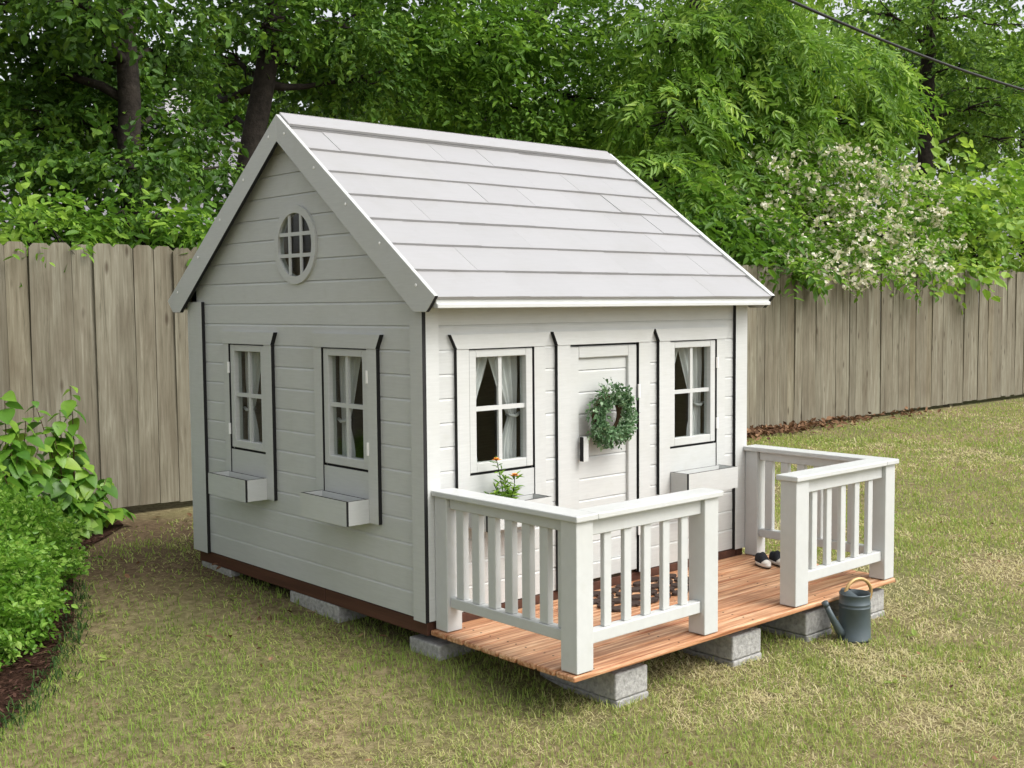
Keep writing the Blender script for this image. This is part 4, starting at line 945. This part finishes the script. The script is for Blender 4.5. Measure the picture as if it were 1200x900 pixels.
def ovate_mesh(k):
    R = random.Random(k); n = 6; V = []; Fc = []; Lf, Wf = 0.105, 0.038
    for i in range(n+1):
        t = i/n; wv = Wf*math.sin(math.pi*t**0.75)**0.9 if 0 < t < 1 else 0.0; zz = -0.022*t*t*(1+0.5*R.random())
        V += [(Lf*t, -wv, zz+wv*0.25), (Lf*t, 0, zz-0.0), (Lf*t, wv, zz+wv*0.25)]
    for i in range(n):
        a = i*3; Fc += [(a, a+3, a+4, a+1), (a+1, a+4, a+5, a+2)]
    me = bpy.data.meshes.new('leaf'); me.from_pydata(V, [], Fc); me.materials.append(M['leaf_shrub']); me.polygons.foreach_set('use_smooth', [True]*len(Fc)); me.update(); return me
lm = [ovate_mesh(k) for k in range(4)]
def stem_shrub(label, stems, seed, per=13, size=1.0):
    R = np.random.default_rng(seed); b0 = stems[0][0]; t = thing('broadleaf_shrub', label, 'shrub', (b0[0], b0[1], 0), 'broad leaved shrubs before the left fence'); off = np.array([b0[0], b0[1], 0.0])
    for a, e in stems:
        a = np.array(a)-off; e = np.array(e)-off; mid = (a+e)/2+R.normal(0, .05, 3)+[0, 0, .06]
        pts = [a*(1-s)**2+2*mid*s*(1-s)+e*s*s for s in np.linspace(0, 1, 10)]
        mb = MB(); mb.tube(pts, list(np.linspace(0.007, 0.002, 10)), 6); mb.build('stem', 'twig', t, smooth=True, fix=False)
        for k in range(per):
            s = 0.18+0.82*k/(per-1); q = a*(1-s)**2+2*mid*s*(1-s)+e*s*s; az = k*2.4+R.uniform(-.5, .5); o = bpy.data.objects.new('leaf', lm[R.integers(0, 4)]); C.objects.link(o); o.parent = t
            o.location = q; sc_ = size*R.uniform(.75, 1.25)*(1.0 if s < .9 else .7); o.scale = (sc_,)*3; o.rotation_euler = (R.normal(0, .35), R.uniform(.0, .8), az)
            V = Vector((math.cos(az), math.sin(az), -0.1))*0.012
            mb = None
S = lambda px, py, Y: tuple(at(px, py, Y))
G = lambda x, y: (x, y, float(relief(x, y)))
stem_shrub('broad leaved green shrub with a tall shoot against the left fence pickets', [(G(0.0, 3.55), S(82, 452, 3.6)), (G(-0.05, 3.5), S(60, 500, 3.55)), (G(0.05, 3.6), S(92, 520, 3.7)), (G(0.05, 3.55), S(125, 560, 3.75)), (G(0.0, 3.5), S(110, 590, 3.6)), (G(0.08, 3.6), S(148, 600, 3.75)), (G(0.02, 3.45), S(75, 560, 3.35)), (G(0.0, 3.5), S(100, 545, 3.5)), (G(-0.1, 3.5), S(50, 545, 3.4)), (G(-0.02, 3.5), S(70, 480, 3.55)), (G(0.0, 3.5), S(40, 470, 3.6)), (G(0.02, 3.5), S(85, 575, 3.45))], 601, 24, 1.05)
stem_shrub('broad leaved green shrub leaning in at the left edge above the boxwood', [(G(-0.55, 3.2), S(5, 462, 3.3)), (G(-0.5, 3.2), S(30, 490, 3.3)), (G(-0.5, 3.15), S(22, 530, 3.2)), (G(-0.45, 3.1), S(45, 560, 3.1)), (G(-0.5, 3.0), S(20, 575, 3.0)), (G(-0.4, 3.1), S(65, 590, 3.1)), (G(-0.6, 3.1), S(-15, 500, 3.2)), (G(-0.5, 3.2), S(45, 525, 3.35)), (G(-0.5, 3.2), S(12, 515, 3.25)), (G(-0.55, 3.1), S(0, 545, 3.1))], 611, 24, 1.12)

edge = [(-1.50, 0.42), (-1.38, 0.52), (-1.29, 0.62), (-1.20, 0.74), (-1.12, 0.85), (-1.04, 0.97), (-0.97, 1.09), (-0.90, 1.21), (-0.84, 1.34), (-0.78, 1.47), (-0.73, 1.60), (-0.68, 1.74), (-0.62, 1.90)]
def tuft_mesh(seed):
    R = np.random.default_rng(seed); n = 42; VV = []; TT = []; a = R.uniform(0, 6.28, n); p = np.stack([R.normal(0, .035, n), R.normal(0, .035, n), np.zeros(n)], 1); ln = R.uniform(.028, .062, n); lean = R.uniform(.4, 1.2, n)
    d1 = np.stack([np.cos(a)*np.sin(lean*.6), np.sin(a)*np.sin(lean*.6), np.cos(lean*.6)], 1); d2 = np.stack([np.cos(a)*np.sin(lean*1.7), np.sin(a)*np.sin(lean*1.7), np.cos(lean*1.7)], 1); s = np.stack([-np.sin(a), np.cos(a), 0*a], 1)*0.0022
    m = p+d1*(ln*.55)[:, None]; tp = m+d2*(ln*.5)[:, None]; V = np.stack([p-s, p+s, m+s, m-s, tp+s*.2, tp-s*.2], 1).reshape(-1, 3); b_ = np.arange(n)[:, None]*6
    Q = np.concatenate([b_+[0, 1, 2, 3], b_+[3, 2, 4, 5]]); return np_mesh('edging_grass', V, Q, ['leaf_mondo'], np.repeat(np.clip(R.normal(.45, .25, n), 0, 1), 6))
ORD = 'first second third fourth fifth sixth seventh eighth ninth tenth eleventh twelfth thirteenth'.split()
tm = [tuft_mesh(700+k) for k in range(3)]
for i, (x, y) in enumerate(edge):
    o = obj('edging_grass_tuft', tm[i % 3]); o.location = (x, y, float(relief(x, y))+0.006); o.rotation_euler = (0, 0, i*1.7); s = 0.85+0.3*((i*37) % 10)/10; o.scale = (s, s, s)
    tag(o, ORD[i]+' dark green grass tuft of the mulch bed edging, counted from the nearest end', 'grass tuft', 'dark grass tufts edging the mulch bed')

# mulch chips, fallen leaves: loose stuff
def chips(name, x, y, z, ln, wd, mat, R, label, cat, flat=0.25):
    n = len(x); a = R.uniform(0, 6.28, n); el = R.normal(0, flat, n); d = np.stack([np.cos(a)*np.cos(el), np.sin(a)*np.cos(el), np.sin(el)], 1)
    V = leaf_quads(np.stack([x, y, z+relief(x, y)], 1), d, unit(R.normal(0, flat, (n, 3))+[0, 0, 1]), ln, wd, 0.25).reshape(-1, 3); V[:, 2] = np.maximum(V[:, 2], relief(V[:, 0], V[:, 1])+0.013)
    o = obj(name, np_mesh(name, V, np.arange(8*n).reshape(-1, 4), [mat], np.repeat(np.clip(R.normal(.5, .28, n), 0, 1), 8))); tag(o, label, cat, kind='stuff'); return o
R = np.random.default_rng(801); x = R.uniform(-2.3, 0.2, 16000); y = R.uniform(0.05, 3.9, 16000); k = in_bed(x, y); x, y = x[k], y[k]
chips('mulch_chips', x, y, 0.008+R.uniform(0, .02, len(x)), R.uniform(.012, .05, len(x)), R.uniform(.003, .007, len(x)), 'mulch_chip', R, 'reddish brown bark mulch chips covering the bed at left', 'mulch')
n = 1000; x = 6.4+np.minimum(R.gamma(2.0, 0.75, n), 4.5); y = 4.10-np.abs(R.normal(0, .13, n))*(1+0.5*R.uniform(0, 1, n)); x2 = np.concatenate([R.uniform(0.3, 2.2, 14), R.uniform(-0.6, 0.0, 24)]); y2 = np.concatenate([3.95-np.abs(R.normal(0, .25, 14)), R.uniform(0.2, 3.0, 24)]); x = np.concatenate([x, x2]); y = np.concatenate([y, y2])
chips('fallen_leaves', x, y, 0.015+R.uniform(0, .05, len(x)), np.where(x < 0.2, 0.45, 1.0)*R.uniform(.04, .09, len(x)), np.where(x < 0.2, 0.45, 1.0)*R.uniform(.012, .028, len(x)), 'dead_leaf', R, 'dry brown fallen leaves drifted along the foot of the fence', 'leaf litter', 0.5)

# ---------------------------------------------------------------- lawn grass
def grass():
    R = np.random.default_rng(901); XS, YS, RS = [], [], []
    for r0, r1, dens in ((2.0, 3.3, 20000), (3.3, 5.0, 12000), (5.0, 8.0, 5000), (8.0, 12.5, 2000), (12.5, 20.0, 800)):
        half = math.radians(33); area = half*(r1*r1-r0*r0); n = int(area*dens); r = np.sqrt(R.uniform(r0*r0, r1*r1, n)); a = R.uniform(-half, half, n)+YAW
        XS.append(CAM[0]+r*np.sin(a)); YS.append(CAM[1]+r*np.cos(a)); RS.append(r)
    x, y, r = map(np.concatenate, (XS, YS, RS))
    under = (x > 0.22) & (x < 1.9) & (y > -0.50) & (y < 1.75)
    path = np.clip(1.3-np.hypot((x-0.35)/0.95, (y-3.4)/1.1), 0, 1)+np.clip(1.0-np.hypot((x+0.25)/0.5, (y-1.9)/1.3), 0, 1)*0.8+np.clip(1.0-np.abs(y-4.0)/0.35, 0, 1)*0.8      # bare walked strip by the bushes
    keep = ~in_bed(x, y) & ~under & (y < 4.06) & (R.uniform(0, 1, len(x)) > path*0.92)
    keep &= R.uniform(0, 1, len(x)) < 0.80+0.35*lawn_edge_noise(x, y, 2.1)+0.25*lawn_edge_noise(x+1, y, 9.0)
    x, y, r = x[keep], y[keep], r[keep]; n = len(x)
    g_ = lawn_edge_noise(x, y, 0.9)*0.8+0.75*lawn_edge_noise(x+3, y-2, 2.7)+0.55*lawn_edge_noise(x-5, y, 6.5)+0.35*lawn_edge_noise(y, x+2, 15.0)+R.normal(0, .30, n)+0.02+0.42*sstep(2.0, 5.0, x)
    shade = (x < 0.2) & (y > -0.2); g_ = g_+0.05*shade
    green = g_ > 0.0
    left_shade = (1-sstep(-0.5, 1.1, x))*sstep(-1.2, 0.2, y)  # left lawn: thin grass, with tree shade also put into its greener tint
    tint = np.where(green, R.uniform(.48, 1.0, n)**0.9, R.uniform(0, .40, n)); tint = tint+(1.0-tint)*0.85*left_shade*R.uniform(.5, 1.2, n).clip(0, 1); keep2 = R.uniform(0, 1, n) > 0.46*left_shade
    wf = np.clip(r/4.2, 0.9, 3.2); ln = np.where(green, R.uniform(.014, .038, n), R.uniform(.018, .052, n))*np.clip(0.8+0.1*wf, .9, 1.15); lean = np.where(green, R.uniform(.15, 1.2, n), R.uniform(.9, 2.0, n)); a = R.uniform(0, 6.28, n)
    wd = (np.where(green, 0.0016, 0.0014)*R.uniform(.7, 1.3, n)*wf)
    p = np.stack([x, y, relief(x, y)+R.uniform(-.004, .006, n)], 1); l1, l2 = np.minimum(lean*.7, 1.35), np.minimum(lean*1.4, 1.75); ca, sa = np.cos(a), np.sin(a)
    d1 = np.stack([ca*np.sin(l1), sa*np.sin(l1), np.cos(l1)], 1); d2 = np.stack([ca*np.sin(l2), sa*np.sin(l2), np.cos(l2)], 1); s = np.stack([-sa, ca, 0*a], 1)*wd[:, None]
    m = p+d1*(ln*.5)[:, None]; tp = m+d2*(ln*.55)[:, None]; V = np.stack([p-s, p+s, m+s*.9, m-s*.9, tp+s*.15, tp-s*.15], 1).reshape(-1, 3); b_ = np.arange(n)[:, None]*6
    Q = np.concatenate([b_+[0, 1, 2, 3], b_+[3, 2, 4, 5]])
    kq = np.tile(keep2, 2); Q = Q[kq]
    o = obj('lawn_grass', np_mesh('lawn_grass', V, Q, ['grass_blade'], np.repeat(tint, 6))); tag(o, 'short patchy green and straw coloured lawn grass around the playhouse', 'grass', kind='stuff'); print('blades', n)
grass()
def weeds():
    R = np.random.default_rng(931); n = 130; x = np.concatenate([R.uniform(-1.2, 4.0, 60), R.uniform(2.5, 12, 70)]); y = np.concatenate([R.uniform(-2.2, 2.5, 60), R.uniform(-2.0, 3.8, 70)])
    ok = ~in_bed(x, y) & ~((x > -0.1) & (x < 2.15) & (y > -0.95) & (y < 1.95)); x, y = x[ok], y[ok]; n = len(x); P, Dd, LL, TT = [], [], [], []
    for k in range(9):
        a = R.uniform(0, 6.28, n); el = R.uniform(.1, .7, n); Dd.append(np.stack([np.cos(a)*np.cos(el), np.sin(a)*np.cos(el), np.sin(el)], 1)); P.append(np.stack([x, y, relief(x, y)+.012], 1)); LL.append(R.uniform(.015, .042, n)); TT.append(R.uniform(.3, .9, n))
    P, Dd, LL, TT = map(np.concatenate, (P, Dd, LL, TT)); V = leaf_quads(P, Dd, unit(R.normal(0, .3, P.shape)+[0, 0, 1]), LL, LL*R.uniform(.10, .26, len(LL))).reshape(-1, 3)
    o = obj('lawn_weeds', np_mesh('lawn_weeds', V, np.arange(len(V)).reshape(-1, 4), ['grass_blade'], np.repeat(.5+.5*TT, 8))); tag(o, 'small green weeds scattered through the lawn grass', 'weeds', kind='stuff')
    n = 420; x = np.concatenate([R.uniform(-1.2, 4.0, 260), R.uniform(2.5, 11, 160)]); y = np.concatenate([R.uniform(-2.4, 3.6, 260), R.uniform(-2.0, 3.8, 160)])
    ok = ~((x > -0.02) & (x < 2.1) & (y > -0.85) & (y < 1.9)); x, y = x[ok], y[ok]; n = len(x)
    chips('leaf_scraps', x, y, 0.022+R.uniform(0, .02, n), R.uniform(.012, .034, n), R.uniform(.004, .010, n), 'dead_leaf', R, 'small dry leaf scraps scattered over the lawn', 'leaf litter', 0.4)
weeds()

# ---------------------------------------------------------------- wreath
wr = thing('wreath', 'grey green leafy wreath hanging on the white playhouse door', 'wreath', (0.978, -0.03, ZB+0.728)); wr.scale = (0.85, 0.85, 0.85)
mb = MB(); ringp = [(0.092*math.cos(2*math.pi*i/32), 0, 0.092*math.sin(2*math.pi*i/32)) for i in range(33)]; mb.tube(ringp, 0.016, 8, cap=False)
for k in range(26):
    a = k*0.2417*6.283; mb.tube([(0.092*math.cos(a), -0.012, 0.092*math.sin(a)), (0.10*math.cos(a+.25), -0.026, 0.10*math.sin(a+.25)), (0.085*math.cos(a+.5), -0.012, 0.085*math.sin(a+.5))], 0.003, 4)
mb.build('twig_ring', 'twig', wr)
R = np.random.default_rng(950); n = 420; a = R.uniform(0, 6.283, n); b_ = R.uniform(-2.4, 2.4, n); rr = 0.032*np.sqrt(R.uniform(.2, 1, n)); p = np.stack([np.cos(a)*(0.100+rr*np.cos(b_)), -0.012-np.abs(rr*np.sin(b_)), np.sin(a)*(0.100+rr*np.cos(b_))], 1)
dd = np.stack([np.cos(a)*np.cos(b_)-np.sin(a)*0.9, -np.abs(np.sin(b_))*0.9, np.sin(a)*np.cos(b_)+np.cos(a)*0.9], 1)
V, Q, T = sprays(p, dd, 'round', 0.0150, 951, 0.45, 0.33, 1.2); V[:, 1] = np.minimum(V[:, 1], 0.012)
p2 = np.array([(0.13, -.03, 0.02), (0.135, -.03, -0.03), (0.01, -.03, 0.135), (0.05, -.03, .13), (-0.135, -.03, -0.075), (-0.13, -.03, -.06), (0.09, -.03, -.12)]); V2, Q2, T2 = sprays(p2, p2*[1, .3, 1], 'oval', 0.014, 953, 0.4, .3, .9)
f = obj('foliage', np_mesh('foliage', np.concatenate([V, V2]), np.concatenate([Q, Q2+len(V)]), ['leaf_wreath'], np.concatenate([T, T2])), wr); f['kind'] = 'stuff'

# ---------------------------------------------------------------- marigolds in the front window box
mg = thing('marigold_plant', 'feathery plant with two orange flowers in the front window box', 'plant', (0.33, -0.07, ZB+0.345)); R = np.random.default_rng(970)
mb = MB(); mb.box(-0.11, 0.205, -0.04, 0.035, 0.002, 0.055); mb.build('soil', 'soil', mg)
tips = [(-0.035, -0.01, 0.255), (0.055, -0.015, 0.185), (0.02, 0.0, 0.19), (0.075, 0.0, 0.13), (-0.05, -.01, .16), (0.045, -.02, .14), (0.01, -.02, .15), (-0.075, 0, .13)]
for k, e in enumerate(tips):
    mb = MB(); b0 = (0.01+0.02*math.sin(k*2.1), 0.0, 0.05); mb.tube([b0, (b0[0]*.5+e[0]*.5+.008, e[1], e[2]*.55), e], [0.0028, 0.0022, 0.0016], 5)
    mb.build('stem', 'leaf_mondo', mg)
VV = []; TT = []
for e in tips:
    n = 26; s = R.uniform(.3, 0.97, n); p = np.stack([0.01*(1-s)+e[0]*s, np.full(n, e[1]), 0.05*(1-s)+e[2]*s], 1)+R.normal(0, .004, (n, 3)); a = R.uniform(0, 6.28, n); d = np.stack([np.cos(a), np.sin(a)*.8, R.uniform(-.2, .8, n)], 1); ln = R.uniform(.025, .05, n); VV.append(leaf_quads(p, unit(d), unit(R.normal(0, .5, (n, 3))+[0, 0, 1]), ln, ln*.11).reshape(-1, 3)); TT.append(np.repeat(R.uniform(.2, 1, n), 8))
V = np.concatenate(VV); f = obj('foliage', np_mesh('foliage', V, np.arange(len(V)).reshape(-1, 4), ['leaf_mid'], np.concatenate(TT)), mg); f['kind'] = 'stuff'
for e in tips[:2]:
    fl_ = MB(); 
    for ringi, (np_, rl, up) in enumerate(((9, 0.020, 0.15), (7, 0.013, 0.6))):
        for k in range(np_):
            a = 2*math.pi*k/np_+ringi*.3; c, s = math.cos(a), math.sin(a); q = [(0, 0, 0), (rl*.7*c-rl*.32*s, rl*.7*s+rl*.32*c, rl*up), (rl*c, rl*s, rl*up*.8), (rl*.7*c+rl*.32*s, rl*.7*s-rl*.32*c, rl*up)]
            fl_.poly([(e[0]+x, e[1]+y, e[2]+z+.002*ringi) for x, y, z in q], [(0, 1, 2, 3)])
    f = fl_.build('flower', 'petal_orange', mg, fix=False); mb = MB(); mb.lathe([(0.007, 0.0), (0.006, 0.006), (0.0, 0.008)], e, 10); mb.build('flower_centre', 'petal_core', f)
